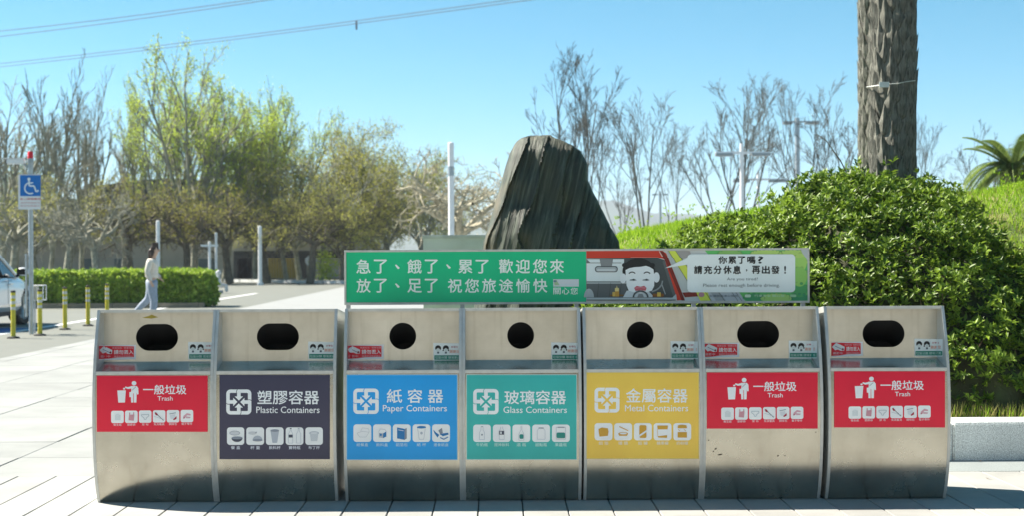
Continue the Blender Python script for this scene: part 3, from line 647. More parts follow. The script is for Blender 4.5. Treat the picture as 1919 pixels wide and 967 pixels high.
for x, y, rx, ry, cc in [(2200, 120, 170, 50, '8CC06B'), (2750, 120, 230, 50, 'B9DB77'), (3150, 130, 210, 60, 'B9DB77'), (3260, 260, 100, 150, 'A8D76F'), (3250, 480, 115, 150, '93CC68'), (3240, 680, 130, 110, '4EA663'),
                         (2560, 800, 150, 60, '4FA36C'), (2900, 810, 230, 70, 'A9D678'), (3250, 800, 140, 60, '3F9A68')]:
    n = int(rx / 22); P.ell(x, y, rx, ry, cc, 3, A, n=24)
    for i in range(n + 1):
        t = math.pi * (1 + i / n); P.ell(x + rx * math.cos(t) * .95, y + ry * math.sin(t) * .9, 24, 20, cc, 3, A, n=10)
        P.arc(x + rx * math.cos(t) * .95, y + ry * math.sin(t) * .9, 25, 21, math.degrees(t) - 60, math.degrees(t) + 60, 4, '3F6B45', 4, A, 6)
P.poly([(3270, 62), (3375, 62), (3375, 250), (3340, 180), (3290, 110)], 'BFC8C8', 5, A)
P.rrect(1555, 128, 3185, 715, 60, 'ECF6F6', 6, 'speech_bubble'); P.poly([(1215, 352), (1560, 195), (1600, 290)], 'ECF6F6', 6, 'speech_bubble')
P2 = (1300 - 1095) * 8.058
def tx(t, x0, y0, x1, y1, c, b): P.text(t, x0 + P2, y0, x1 + P2, y1, c, 7, b)
for ch, x, w in zip('你累了嗎', (372, 522, 668, 808), (132, 122, 112, 125)): tx(ch, x, 160, x + w, 285, '1F2628', .03)
tx('?', 972, 160, 1056, 280, '1F2628', .02)
for ch, x, w in zip('請充分休息', (5, 152, 300, 447, 592), (125, 128, 124, 125, 122)): tx(ch, x, 312, x + w, 440, '1F2628', .03)
tx(',', 788, 368, 810, 402, '1F2628', .02)
for ch, x, w in zip('再出發', (880, 1028, 1170), (124, 122, 128)): tx(ch, x, 314, x + w, 438, '1F2628', .03)
tx('!', 1366, 316, 1394, 434, '1F2628', .03)
tx('Are you tired?', 500, 492, 968, 548, '6D7B80', 0); tx('Please rest enough before driving.', 142, 584, 1300, 648, '6D7B80', 0)
tx('交通部高速公路局', 235, 752, 665, 785, '55606A', 0); tx('行車安全 關心您', 915, 748, 1370, 786, 'CBE5CC', 0)
P.rrect(770 + P2, 748, 865 + P2, 792, 20, 'CBE5CC', 7, A); P.rrect(1455 + P2, 748, 1550 + P2, 788, 18, '9CCBA0', 7, A)
P.build(cp, 60)

# ------------------------------------------------------------------ planted bank
CRX = [-3, -1.6, -.6, .2, .8, 1.37, 1.9, 2.5, 3.06, 4, 5.1, 5.8, 7, 9, 14]
CRH = [.3, .32, .42, .75, 1.2, 1.60, 1.70, 1.80, 1.88, 1.95, 2.02, 2.14, 2.3, 2.4, 2.4]
def sm(a): a = min(max(a, 0), 1); return a * a * (3 - 2 * a)
def mound(x, y):
    c = float(np.interp(x * 17 / max(y, 12) if y > 17 else x, CRX, CRH))
    s = sm((y - 10.85) / 5.4) if y < 16.5 else 1 - .35 * sm((y - 17.5) / 6)
    e = sm((x + 1.75) / 1.2)
    return .24 + (c - .24) * s * (.15 + .85 * e) + .02 * noise.noise((x * 2.1, y * 2.1, 0))
xsM = np.linspace(-1.63, 14, 110); ysM = np.linspace(10.86, 24, 90)
v = []; f = []
for j, y in enumerate(ysM):
    for i, x in enumerate(xsM): v.append((x, y, mound(x, y)))
nx = len(xsM)
for j in range(len(ysM) - 1):
    for i in range(nx - 1): f.append((j * nx + i, j * nx + i + 1, (j + 1) * nx + i + 1, (j + 1) * nx + i))
M['lawn'] = mat('lawn_soil', (.10, .17, .03), .95, 0, .3, 2.5, .4, 40, c2=(.26, .25, .09))
o = link_mesh('grassy_bank', np_mesh('grassy_bank', v, f, True), M['lawn']); tag(o, kind='structure')

rng = np.random.default_rng(7)
EX = [0, .5, 1.0, 1.57, 1.9, 2.2, 2.55, 2.85, 3.12, 3.5, 3.87, 4.12, 4.3, 4.5, 5.4, 7]
EH = [.35, .75, 1.12, 1.44, 1.60, 1.72, 1.84, 1.99, 2.05, 2.02, 1.95, 1.83, 1.66, 1.52, 1.42, 1.40]
def shrub_top(x, y):
    e = float(np.interp(x * (13.5 / y) ** .9, EX, EH))
    t = (y - 11.05) / 2.6
    if t < 0: return -1
    g = (1 - (1 - min(t, 1)) ** 2.3) ** .62
    top = .30 + (e - .30) * g + .17 * noise.noise((x * 1.9, y * 1.9, 3)) + .12 * noise.noise((x * 4.5, y * 4.5, 9)) + .06 * noise.noise((x * 10, y * 10, 2))
    if t > 1.15: top -= (t - 1.15) * 1.5
    return top
def leaves_mesh(name, pts, dirs, n_per, size, width, spread, seed=1, jit=.3):
    """rosettes: n_per pointed folded leaves round each direction"""
    r = np.random.default_rng(seed); K = len(pts)
    P_ = np.repeat(pts, n_per, 0); D = np.repeat(dirs, n_per, 0)
    a = r.normal(size=P_.shape); a -= (a * D).sum(1, keepdims=True) * D; a /= np.linalg.norm(a, axis=1, keepdims=True)
    sp = spread * (0.5 + r.random((len(P_), 1)))
    L = D * np.cos(sp) + a * np.sin(sp)
    side = np.cross(L, D + 1e-4); side /= np.linalg.norm(side, axis=1, keepdims=True) + 1e-9
    nrm = np.cross(side, L)
    s = size * (1 - jit + 2 * jit * r.random((len(P_), 1))); w = s * width
    v0 = P_; v1 = P_ + L * s * .5 + side * w * .5 + nrm * s * .05; v2 = P_ + L * s - nrm * s * .12; v3 = P_ + L * s * .5 - side * w * .5 + nrm * s * .05
    V = np.stack([v0, v1, v2, v3], 1).reshape(-1, 3); n = len(P_)
    Fq = (np.arange(n)[:, None] * 4 + np.array([0, 1, 2, 3])[None])
    tri = np.concatenate([Fq[:, [0, 1, 2]], Fq[:, [0, 2, 3]]], 0)
    return np_mesh(name, V, tri)
pts = []; dirs = []
cnt = 0
while cnt < 21500:
    x = rng.uniform(.2, 6.6); y = rng.uniform(11.0, 14.6)
    z = shrub_top(x, y)
    if x * 13.5 / y > 4.25 and y > 12.7 + .5 * noise.noise((x * 2, 0, 0)): continue
    if z < .32 or z < mound(x, y) - .05: continue
    e = .03; gx = (shrub_top(x + e, y) - shrub_top(x - e, y)) / (2 * e); gy = (shrub_top(x, y + e) - shrub_top(x, y - e)) / (2 * e)
    if abs(gy) > 6: gy = 6 * (1 if gy > 0 else -1)
    acc = math.sqrt(1 + gx * gx + gy * gy) / 4.0
    if rng.random() > acc: continue
    nrm = Vector((-gx, -gy, 1)).normalized(); dep = rng.random() ** 1.6 * .20
    dirv = (nrm * .7 + Vector((-.25, -.15, .7)) + Vector(rng.normal(size=3)) * .42).normalized()
    out = noise.noise((x * 5.5, y * 5.5, z * 5.5)) * .19
    p = Vector((x, y, z)) - nrm * (dep - out)
    if rng.random() < .05: p += nrm * rng.random() * .11
    pts.append(tuple(p)); dirs.append(tuple(dirv)); cnt += 1
# low fringe at the kerb and to the right
M['azalea'] = leaf_mat('azalea_leaf', (.030, .085, .008), (.30, .44, .045), .34, .42, .35)
sh = thing('shrub_bank', 'dense glossy green clipped shrub mass covering the bank behind the bins around the palm trunk', 'shrub', (3.2, 12.5, .3))
pts = np.array(pts); dirs = np.array(dirs)
loc = np.array([3.2, 12.5, .3])
o = link_mesh('foliage', leaves_mesh('foliage', pts - loc, dirs, 7, .051, .36, .95, 3, .45), M['azalea'], sh); tag(o, kind='stuff')
# inner mass of twigs and soil under the leaves
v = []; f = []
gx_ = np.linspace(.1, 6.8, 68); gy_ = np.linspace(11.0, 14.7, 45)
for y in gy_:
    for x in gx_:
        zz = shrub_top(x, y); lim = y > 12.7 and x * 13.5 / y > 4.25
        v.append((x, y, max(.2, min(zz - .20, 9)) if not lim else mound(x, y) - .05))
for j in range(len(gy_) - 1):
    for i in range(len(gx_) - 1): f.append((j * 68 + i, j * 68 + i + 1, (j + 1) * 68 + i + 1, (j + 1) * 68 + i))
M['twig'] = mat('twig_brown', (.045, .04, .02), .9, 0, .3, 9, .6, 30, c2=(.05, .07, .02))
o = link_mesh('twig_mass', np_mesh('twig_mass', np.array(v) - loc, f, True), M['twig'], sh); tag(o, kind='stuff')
tw = MB()
for i in range(340):
    q = int(rng.integers(0, len(pts))); p = Vector(pts[q]); d = Vector(dirs[q])
    tw.tube([p - d * .28 + Vector((0, 0, -.05)), p - d * .1, p], [.004, .003, .002], 3, False)
for p0, pts_ in (((1640), [(1600, 350), (1575, 300), (1548, 262), (1530, 250)]),):
    tw.tube([at(a, b, 13.3) for a, b in pts_], [.006, .005, .004, .002], 4)
o = tw.build('twig', mat('twig_bark', (.16, .12, .07), .8), sh); tag(o, kind='stuff')
# grass on the bank
def grass(name, n, region, hgt, seed, mt, keep=None, wid=.006, per=1):
    r = np.random.default_rng(seed); P_ = []
    while len(P_) < n:
        x = r.uniform(region[0], region[1]); y = r.uniform(region[2], region[3])
        if keep and not keep(x, y, r): continue
        P_.append((x, y, mound(x, y)))
    P_ = np.array(P_); m = len(P_)
    h = hgt * (0.5 + r.random((m, 1))) ; a = r.random(m) * 6.283; s = np.stack([np.cos(a), np.sin(a), a * 0], 1)
    ln = r.normal(size=(m, 3)) * .35; ln[:, 2] = 1
    V = np.stack([P_ - s * wid, P_ + s * wid, P_ + ln * h], 1).reshape(-1, 3)
    Fc = np.arange(3 * m).reshape(-1, 3)
    o = link_mesh(name, np_mesh(name, V, Fc), mt); return o
M['grass'] = leaf_mat('grass_blade', (.17, .34, .015), (.44, .62, .05), .4, .6, .2)
M['dry_grass'] = leaf_mat('dry_grass_blade', (.16, .17, .04), (.42, .38, .15), .4, .7, .2)
def kg(x, y, r): return noise.noise((x * .9, y * .9, 5)) + r.random() * .5 > (.22 if x > 4.2 else -.02)
o = grass('grass', 52000, (-1.6, 8.5, 13.0, 18.5), .062, 3, M['grass'], kg, .006); tag(o, 'bright green grass growing on the sunlit bank behind the bins', 'grass', kind='stuff')
def kd(x, y, r): return noise.noise((x * .9, y * .9, 5)) + r.random() * .5 < (.42 if x > 4.2 else .2)
o = grass('dry_grass', 26000, (-1.6, 8.5, 12.6, 18.5), .045, 4, M['dry_grass'], kd, .006); tag(o, 'patches of dry yellowed grass on the upper bank', 'grass', kind='stuff')
o = grass('kerb_grass', 14000, (-1.6, 7.5, 10.88, 11.45), .085, 5, M['dry_grass'], None, .004); tag(o, 'straw and green weeds along the back of the granite kerb', 'grass', kind='stuff')
o = grass('lawn_edge_grass', 16000, (-1.6, 7.5, 10.9, 13.0), .075, 6, M['grass'], lambda x, y, r: x < 1.2 or y < 11.5, .005); tag(o, 'low green grass between the kerb and the shrubs behind the bins', 'grass', kind='stuff')
# taller weeds on the skyline
wd = []; 
for px, py, Y in ((1410, 388, 16.5), (1436, 380, 16.5), (1300, 400, 16.5), (1345, 398, 16.5), (1170, 425, 16.5), (1262, 405, 16.5), (1880, 350, 16), (1900, 345, 16), (1190, 428, 16)):
    p = at(px, py, Y)
    for q in range(30): wd.append((p.x + rng.normal() * .07, Y + rng.normal() * .15, mound(p.x, Y) + rng.random() ** 2 * .20))
wd = np.array(wd); dd = rng.normal(size=wd.shape) * .4 + np.array([0, 0, 1]); dd /= np.linalg.norm(dd, axis=1, keepdims=True)
o = link_mesh('weed', leaves_mesh('weed', wd, dd, 3, .04, .25, .5, 9), M['grass']); tag(o, 'taller green weeds sticking up along the crest of the bank', 'weeds', kind='stuff')

lr = random.Random(12); lf = None
for x, y, lab in ((-2.53, 10.15, 'small dry leaf on the pale slabs left of the bins'), (3.25, 10.42, 'small dry leaf on the grey strip below the kerb'), (3.05, 9.62, 'small dry leaf on the tiles right of the last bin')):
    a = lr.uniform(0, 6.28); s_ = lr.uniform(.016, .03)
    q = [(x + math.cos(a + t) * s_ * k_, y + math.sin(a + t) * s_ * k_, .006 + z_) for t, k_, z_ in ((0, 1, .004), (1.4, .4, .001), (2.6, .7, .006), (3.9, .6, .001), (5.1, .45, .003))]
    o = MB().add(q, [(0, 1, 2, 3, 4)]).build('fallen_leaf', M.setdefault('dead_leaf', mat('dead_leaf', (.10, .065, .03), .8, 0, .3, 30)))
    tag(o, lab, 'leaf', 'fallen leaves on the paving')
# ------------------------------------------------------------------ standing rock
def rock():
    YR = 13.2
    L_ = [(905, 480), (908, 455), (918, 420), (925, 395), (937, 350), (947, 312), (955, 288), (966, 268), (978, 259), (990, 256.5)]
    R_ = [(1160, 480), (1156, 452), (1140, 425), (1124, 392), (1110, 365), (1098, 340), (1096, 310), (1085, 284), (1062, 268), (1035, 259)]
    lz = [at(x, y, YR).z for x, y in L_]; lx = [at(x, y, YR).x for x, y in L_]
    rz = [at(x, y, YR).z for x, y in R_]; rx = [at(x, y, YR).x for x, y in R_]
    lz = [0] + lz; lx = [lx[0] - .25] + lx; rz = [0] + rz; rx = [rx[0] + .3] + rx
    top = at(1010, 254.5, YR).z; nz, na = 170, 300; v = []; f = []
    for j in range(nz):
        u = j / (nz - 1); z = top * (1 - (1 - u) ** 1.35) if j < nz - 1 else top
        z = top * u if u < .9 else z if False else top * u
        a = float(np.interp(z, lz, lx)); b = float(np.interp(z, rz, rx))
        cx = (a + b) / 2; hw = (b - a) / 2
        if z > lz[-1]: hw *= max(.05, math.sqrt(max(0, 1 - ((z - lz[-1]) / (top + .01 - lz[-1])) ** 2)))
        hd = .52 * (1 - .55 * (z / top) ** 1.6) + .02
        if u > .93: hd *= math.sqrt(max(.02, 1 - ((u - .93) / .07) ** 2))
        for i in range(na):
            t = 2 * math.pi * i / na; c, s = math.cos(t), math.sin(t)
            x = cx + hw * math.copysign(abs(c) ** .75, c); y = YR + hd * math.copysign(abs(s) ** .5, s)
            # strata: near vertical slabs, leaning like the right edge
            q = x - .24 * (z - 1.2)
            qw = q * 5.2 + .9 * noise.noise((q * 2, 4, z * .9)) + .3 * noise.noise((q * 3, 8, z * 3))
            fl = math.floor(qw); fr_ = qw - fl; h0 = noise.noise((fl * 1.7, 3.3, z * .8)); h1 = noise.noise((fl * 1.7 + 1.7, 3.3, z * .8))
            st = h0 * .07 * (1 - fr_ ** 4) + h1 * .07 * fr_ ** 4 + (fr_ - .5) * .035 + noise.noise((q * 20, y * 2, z * 2.2)) * .020 + noise.noise((q * 70, y * 3, z * 4)) * .008
            rg = noise.noise((x * 1.6, y * 1.6, z * 1.6)) * .16 + noise.noise((x * 6, y * 6, z * 5)) * .03
            dsp = (st + rg + .03)
            dfac = abs(s) ** .5
            x += c * dsp * .18 * (1 if u < .97 else 0); y += math.copysign(1, s) * dsp * dfac * 1.15
            z2 = z + noise.noise((x * 5, y * 5, 1)) * .02 * u
            v.append((x, y, z2))
        f += [] if j == nz - 1 else [(j * na + i, j * na + (i + 1) % na, (j + 1) * na + (i + 1) % na, (j + 1) * na + i) for i in range(na)]
    me = bpy.data.meshes.new('standing_stone'); n = len(v); v.append((float(np.mean([p[0] for p in v[-na:]])), YR, top + .004))
    f += [((nz - 1) * na + i, (nz - 1) * na + (i + 1) % na, n) for i in range(na)]
    me.from_pydata(v, [], f); me.shade_smooth(); me.set_sharp_from_angle(angle=R(32))
    m, nt, b = new_mat('dark_slate'); N = nt.nodes; L = nt.links
    tc = N.new('ShaderNodeTexCoord'); sx_ = N.new('ShaderNodeSeparateXYZ'); L.new(tc.outputs['Object'], sx_.inputs[0]); ml = N.new('ShaderNodeMath'); ml.operation = 'MULTIPLY_ADD'; ml.inputs[1].default_value = -.24; L.new(sx_.outputs[2], ml.inputs[0]); L.new(sx_.outputs[0], ml.inputs[2])
    cb = N.new('ShaderNodeCombineXYZ'); L.new(ml.outputs[0], cb.inputs[0]); L.new(sx_.outputs[1], cb.inputs[1]); L.new(sx_.outputs[2], cb.inputs[2])
    mp = N.new('ShaderNodeMapping'); mp.inputs['Scale'].default_value = (16, 3, .8); L.new(cb.outputs[0], mp.inputs[0])
    n1 = N.new('ShaderNodeTexNoise'); n1.inputs['Scale'].default_value = 2; n1.inputs['Detail'].default_value = 9; n1.inputs['Roughness'].default_value = .62; n1.inputs['Distortion'].default_value = .25; L.new(mp.outputs[0], n1.inputs['Vector'])
    rp = N.new('ShaderNodeValToRGB'); e = rp.color_ramp.elements; e[0].position = .35; e[0].color = (.018, .024, .017, 1); e[1].position = .70; e[1].color = (.15, .172, .13, 1)
    e2 = rp.color_ramp.elements.new(.53); e2.color = (.055, .068, .048, 1); L.new(n1.outputs[0], rp.inputs[0])
    n2 = N.new('ShaderNodeTexNoise'); n2.inputs['Scale'].default_value = 2.6; n2.inputs['Detail'].default_value = 7; L.new(tc.outputs['Object'], n2.inputs['Vector'])
    r2 = N.new('ShaderNodeValToRGB'); r2.color_ramp.elements[0].position = .55; r2.color_ramp.elements[0].color = (0, 0, 0, 1); r2.color_ramp.elements[1].position = .72; L.new(n2.outputs[0], r2.inputs[0])
    mx = N.new('ShaderNodeMix'); mx.data_type = 'RGBA'; L.new(r2.outputs[0], mx.inputs['Factor']); L.new(rp.outputs[0], mx.inputs['A']); mx.inputs['B'].default_value = (.12, .105, .065, 1)
    L.new(mx.outputs['Result'], b.inputs['Base Color']); b.inputs['Roughness'].default_value = .62
    bp = N.new('ShaderNodeBump'); bp.inputs['Strength'].default_value = .9; bp.inputs['Distance'].default_value = .03; L.new(n1.outputs[0], bp.inputs['Height']); L.new(bp.outputs[0], b.inputs['Normal'])
    o = link_mesh('standing_stone', me, m); tag(o, 'tall dark striated standing stone on the bank behind the green sign', 'rock')
rock()
# low grey wall left of the stone
p = at(793, 440, 15.6); q = at(912, 440, 15.6)
w_ = thing('garden_wall', 'low smooth grey wall with pale coping left of the standing stone', 'wall', (p.x + .6, 15.8, .2))
MB().box(p.x, 15.6, -.05, q.x + .5, 16.1, p.z - .035).build('wall_body', mat('grey_render', (.58, .62, .62), .85, 0, .12, 3, .3, 60), w_)
MB().box(p.x - .008, 15.59, p.z - .035, q.x + .51, 16.11, p.z).build('coping', mat('coping_stone', (.52, .55, .55), .8), w_, bevel=.004)

# ------------------------------------------------------------------ palms
def bark_mat():
    return mat('palm_bark', (.05, .047, .038), .9, 0, .35, 6, .7, 45, c2=(.085, .08, .065), stretch=(3, 3, 1))
M['palm_bark'] = bark_mat()
M['palm_base'] = mat('palm_leaf_base', (.065, .066, .055), .9, 0, .45, 22, .8, 70, c2=(.22, .22, .185), stretch=(2.5, 2.5, .5))
M['frond'] = leaf_mat('palm_frond', (.08, .15, .025), (.30, .38, .08), .25, .4, .5)
def frond_mesh(length, droop, seed):
    r = random.Random(seed); V = []; Fc = []; n = 26; pts_ = []
    for i in range(n + 1):
        u = i / n; pts_.append(Vector((length * u * (1 - .12 * u), 0, droop[0] * u - droop[1] * u * u) ))
    m = MB(); m.tube(pts_, [.028 * (1 - .85 * i / n) for i in range(n + 1)], 5)
    for i in range(2, n * 2):
        u = i / (n * 2); k = int(u * n); p0 = pts_[k].lerp(pts_[min(k + 1, n)], u * n - k); d = (pts_[min(k + 1, n)] - pts_[k]).normalized()
        L = length * .22 * (math.sin(math.pi * min(1, u * .9 + .12)) ** .6) + .03
        for sgn in (-1, 1):
            dr = (d * .75 + Vector((0, sgn, .25 - .1 * r.random()))).normalized(); w = Vector((0, 0, 1)).cross(dr).normalized() * .014
            tip = p0 + dr * L + Vector((0, 0, -.25 * L * L - .02)); mid = p0 + dr * L * .5 + Vector((0, 0, .01))
            m.add([p0 - w * .5, p0 + w * .5, mid + w, tip, mid - w], [(0, 1, 2, 4), (4, 2, 3)])
    return m
def palm(name, label, base, r0, r1, hgt, rows, per_row, scale_parts, crown, fl=2.2, spacing=.125, seed=1, z_start=0, upr=1.0):
    t = thing('palm_tree', label, 'palm tree', base, 'palm trees on the bank')
    m = MB(); B = Vector(base); n = 14; N_ = 30; pr = []; rad = []
    for i in range(N_ + 1):
        u = i / N_; pr.append(B + Vector((.02 * math.sin(u * 3), 0, hgt * u))); rad.append((r0 + (r1 - r0) * u) * (1 + .02 * math.sin(i * 2.1)))
    m.tube(pr, rad, 24).build('trunk', M['palm_bark'], t, smooth=True)
    # leaf-base scale, local: x outwards, z up
    s = .070; sv = [(.004, 0, -.16), (.012, -.62 * s, -.09), (.010, -.98 * s, -.01), (.014, -.50 * s, .10), (.040, 0, .19), (.014, .50 * s, .10), (.010, .98 * s, -.01), (.012, .62 * s, -.09), (.038, 0, -.06), (.044, 0, .05),
                    (-.03, -.9 * s, -.01), (-.03, .9 * s, -.01)]
    sf = [(0, 1, 8), (1, 2, 8), (2, 9, 8), (2, 3, 9), (3, 4, 9), (4, 5, 9), (5, 6, 9), (6, 8, 9), (6, 7, 8), (7, 0, 8), (1, 10, 2), (7, 6, 11), (10, 3, 2), (5, 11, 6)]
    rr = random.Random(seed); meshes = []
    for q in range(5):
        me = bpy.data.meshes.new('leaf_base')
        me.from_pydata([(a * (1 + rr.uniform(-.25, .35)) , b * rr.uniform(.88, 1.12), c * rr.uniform(.92, 1.1)) for a, b, c in sv], [], sf); me.materials.append(M['palm_base']); meshes.append(me)
    allv = []; allf = []
    k = 0
    for row in range(rows):
        for c in range(per_row):
            th = (c + (row % 2) * .5) / per_row * 6.28318 + rr.uniform(-.07, .07) + row * .015; z = z_start + row * spacing + rr.uniform(-.018, .018)
            if z > hgt: continue
            u = z / hgt; r_ = (r0 + (r1 - r0) * u) - .004; sc_ = rr.uniform(.82, 1.16)
            mtx = Vector((r_ * math.cos(th) + .02 * math.sin(u * 3), r_ * math.sin(th), z))
            if scale_parts:
                o = bpy.data.objects.new('leaf_base', meshes[rr.randrange(5)]); col.objects.link(o); o.parent = t; o.location = mtx; o.rotation_euler = (rr.uniform(-.09, .09), rr.uniform(-.06, .10), th); o.scale = (1, sc_, sc_)
            else:
                b0 = len(allv)
                for vv in meshes[rr.randrange(5)].vertices:
                    x, y, zz = vv.co; allv.append((mtx.x + x * math.cos(th) - y * math.sin(th), mtx.y + x * math.sin(th) + y * math.cos(th), mtx.z + zz))
                allf += [tuple(i + b0 for i in q) for q in sf]
    if not scale_parts and allv:
        me = bpy.data.meshes.new('leaf_bases'); me.from_pydata(allv, [], allf); o = link_mesh('leaf_base', me, M['palm_base'], t); tag(o, kind='stuff')
    if crown:
        fm = []
        for q, dr in enumerate(((1.5, .9), (.9, 1.6), (.35, 1.7))):
            o = frond_mesh(fl, (dr[0] * upr * fl / 2.2, dr[1] * fl / 2.2 * (1 + .6 * (upr - 1))), q).build('frond', M['frond'], t, local=True); fm.append(o.data); bpy.data.objects.remove(o)
        for q in range(crown):
            o = bpy.data.objects.new('frond', fm[q % 3]); col.objects.link(o); o.parent = t; o.location = (.02 * math.sin(3), 0, hgt - .02 + .02 * (2 - q % 3)); o.rotation_euler = (rr.uniform(-.15, .15), rr.uniform(-.12, .12), q * 2.39996); s_ = rr.uniform(.85, 1.1); o.scale = (s_, s_, s_)
    return t
pb = at(1671, 345, 14.0)
PALM = palm('palm_tree', 'thick scaly palm trunk rising from the shrubs, wire and small tag tied round it', (pb.x, 14.0, 1.2), .172, .160, 5.2, 27, 11, True, 22, 2.6, .155, 3, .75)
# wire and tag
wz = at(1660, 155, 13.7).z
ring = MB(); rp_ = []
for i in range(33):
    th = -math.pi * i / 16 ; rp_.append((pb.x +  .216 * math.cos(th), 14 + .216 * math.sin(th), wz + (.055 * max(0, math.cos(th)) + .005 * math.sin(th * 3))))
wire = thing('tag_wire', 'thin wire tied round the near palm trunk holding a small blank pale tag', 'wire', (pb.x, 14, wz))
ring.tube(rp_, .004, 5, False).build('wire', mat('pale_wire', (.6, .62, .62), .5, .3), wire)
pt = at(1662, 155.5, 13.68)
MB().box(pt.x - .045, 13.768, pt.z - .024, pt.x + .045, 13.776, pt.z + .024).build('tag_plate', mat('tag_plastic', (.62, .66, .66), .5), wire, bevel=.002)
p2 = at(1641, 340, 22); palm('palm_tree', 'second palm trunk mostly hidden behind the near palm trunk on its left', (p2.x, 22, 1.0), .23, .22, 7.0, 42, 9, False, 18, 2.6, .165, 8)
p3 = at(1899, 325, 34); palm('palm_tree', 'small young palm with arching fronds at the right edge beyond the bank', (p3.x, 34, -.1), .28, .3, p3.z + .15, 20, 10, False, 48, 1.2, .13, 11, 0, 1.5)

# ------------------------------------------------------------------ trees
def tube_rings(polys):
    """polys: list of (points array (n,3), radii (n,), sides)"""
    V = []; Fq = []; base = 0
    for pts_, rad, ns in polys:
        n = len(pts_); d = np.gradient(pts_, axis=0); d /= np.linalg.norm(d, axis=1, keepdims=True) + 1e-9
        ref = np.array([.31, .87, .2]) if abs(d[0, 1]) < .8 else np.array([1., .1, .2])
        a = np.cross(d, ref); a /= np.linalg.norm(a, axis=1, keepdims=True) + 1e-9; b = np.cross(d, a)
        t = np.arange(ns) * 2 * np.pi / ns
        ring = pts_[:, None] + (a[:, None] * np.cos(t)[None, :, None] + b[:, None] * np.sin(t)[None, :, None]) * rad[:, None, None]
        V.append(ring.reshape(-1, 3))
        i = np.arange(n - 1)[:, None] * ns; k = np.arange(ns)[None]; k2 = (k + 1) % ns
        q = np.stack([base + i + k, base + i + k2, base + i + ns + k2, base + i + ns + k], -1).reshape(-1, 4); Fq.append(q); base += n * ns
    return np.concatenate(V), np.concatenate(Fq)
def gen_tree(seed, h, trunk_h, r0, n_main, levels, up, angle, ratio, kids, wander=.12, minr=.012, stems=1, start=.35):
    r = np.random.default_rng(seed); polys = []; tips = []
    def branch(p, d, L, rad, lev):
        n = 6 if lev < 2 else 4; pts_ = [p]; dd = d.copy(); stp = L / n
        for i in range(n):
            dd = dd + r.normal(size=3) * wander * (1 + .4 * lev); dd[2] += up * (.5 + .5 * (1 - abs(dd[2]))); dd /= np.linalg.norm(dd); pts_.append(pts_[-1] + dd * stp)
        pts_ = np.array(pts_); rr_ = np.maximum(rad * np.linspace(1, .45 if lev < levels else .4, n + 1), minr)
        polys.append((pts_, rr_, 7 if lev == 0 else 5 if lev == 1 else 3))
        if lev >= levels: tips.append(pts_[1:]); return
        if lev == levels - 1: tips.append(pts_[3:])
        nk = kids[lev]
        for k in range(nk):
            u = start + (1 - start) * (k + r.random() * .8) / nk; u = min(u, .98); idx = u * n; i0 = int(idx); q = pts_[i0] + (pts_[min(i0 + 1, n)] - pts_[i0]) * (idx - i0)
            td = pts_[min(i0 + 1, n)] - pts_[i0]; td = td / (np.linalg.norm(td) + 1e-9)
            a = r.normal(size=3); a -= a.dot(td) * td; a /= np.linalg.norm(a) + 1e-9; an = angle * r.uniform(.6, 1.25)
            nd = td * math.cos(an) + a * math.sin(an)
            branch(q, nd, L * ratio * r.uniform(.7, 1.25) * (1.15 - .45 * u), max(rad * (1 - .5 * u) * .62, minr), lev + 1)
    for s in range(stems):
        a = r.random() * 6.28; lean = .10 if stems == 1 else .25
        p = np.array([.12 * math.cos(a) * (stems > 1), .12 * math.sin(a) * (stems > 1), 0.]); d = np.array([lean * math.cos(a), lean * math.sin(a), 1.]); d /= np.linalg.norm(d)
        # trunk then main limbs
        n = 4; tp = [p]
        for i in range(n): d = d + r.normal(size=3) * .06; d /= np.linalg.norm(d); tp.append(tp[-1] + d * trunk_h / n)
        tp = np.array(tp); polys.append((tp, r0 * np.linspace(1.15, .8, n + 1), 8))
        for k in range(n_main):
            an = angle * (.35 + .75 * r.random()); az = 6.283 * (k + r.random() * .6) / n_main; nd = np.array([math.sin(an) * math.cos(az), math.sin(an) * math.sin(az), math.cos(an)])
            branch(tp[-1] - d * r.random() * trunk_h * .25, nd, (h - trunk_h) * r.uniform(.62, .88), r0 * .62, 0)
    V, Fq = tube_rings(polys); tips = np.concatenate(tips)
    s = h / V[:, 2].max(); V *= s; tips = tips * s
    return V, Fq, tips
def leaf_cloud(tips, n, size, jitter, seed, zmin=0, w=.6):
    r = np.random.default_rng(seed); t = tips[tips[:, 2] > zmin]
    p = t[r.integers(0, len(t), n)] + r.normal(size=(n, 3)) * jitter
    d = r.normal(size=(n, 3)); d[:, 2] = np.abs(d[:, 2]) * .6 + .3; d /= np.linalg.norm(d, axis=1, keepdims=True)
    return leaves_mesh('crown', p, d, 2, size, w, 1.0, seed, .35)
M['bark'] = mat('tree_bark', (.22, .225, .17), .9, 0, .35, 3, c2=(.36, .36, .28))
M['bark_bare'] = mat('bare_bark', (.085, .09, .08), .9, 0, .3, 3, c2=(.14, .145, .13))
M['bark_pale'] = mat('pale_bark', (.40, .37, .27), .9, 0, .35, 3)
M['bark_dark'] = mat('dark_bark', (.13, .115, .08), .9, 0, .35, 3)
M['leaf_fresh'] = leaf_mat('fresh_leaf', (.36, .47, .05), (.60, .72, .13), .55, .6, .2)
M['leaf_olive'] = leaf_mat('olive_leaf', (.30, .31, .06), (.54, .53, .13), .45, .6, .2)
M['leaf_dark'] = leaf_mat('dark_leaf', (.12, .17, .03), (.30, .36, .08), .4, .6, .2)
M['leaf_yellow'] = leaf_mat('yellow_leaf', (.25, .26, .025), (.50, .48, .06), .45, .6, .2)
protos = {}
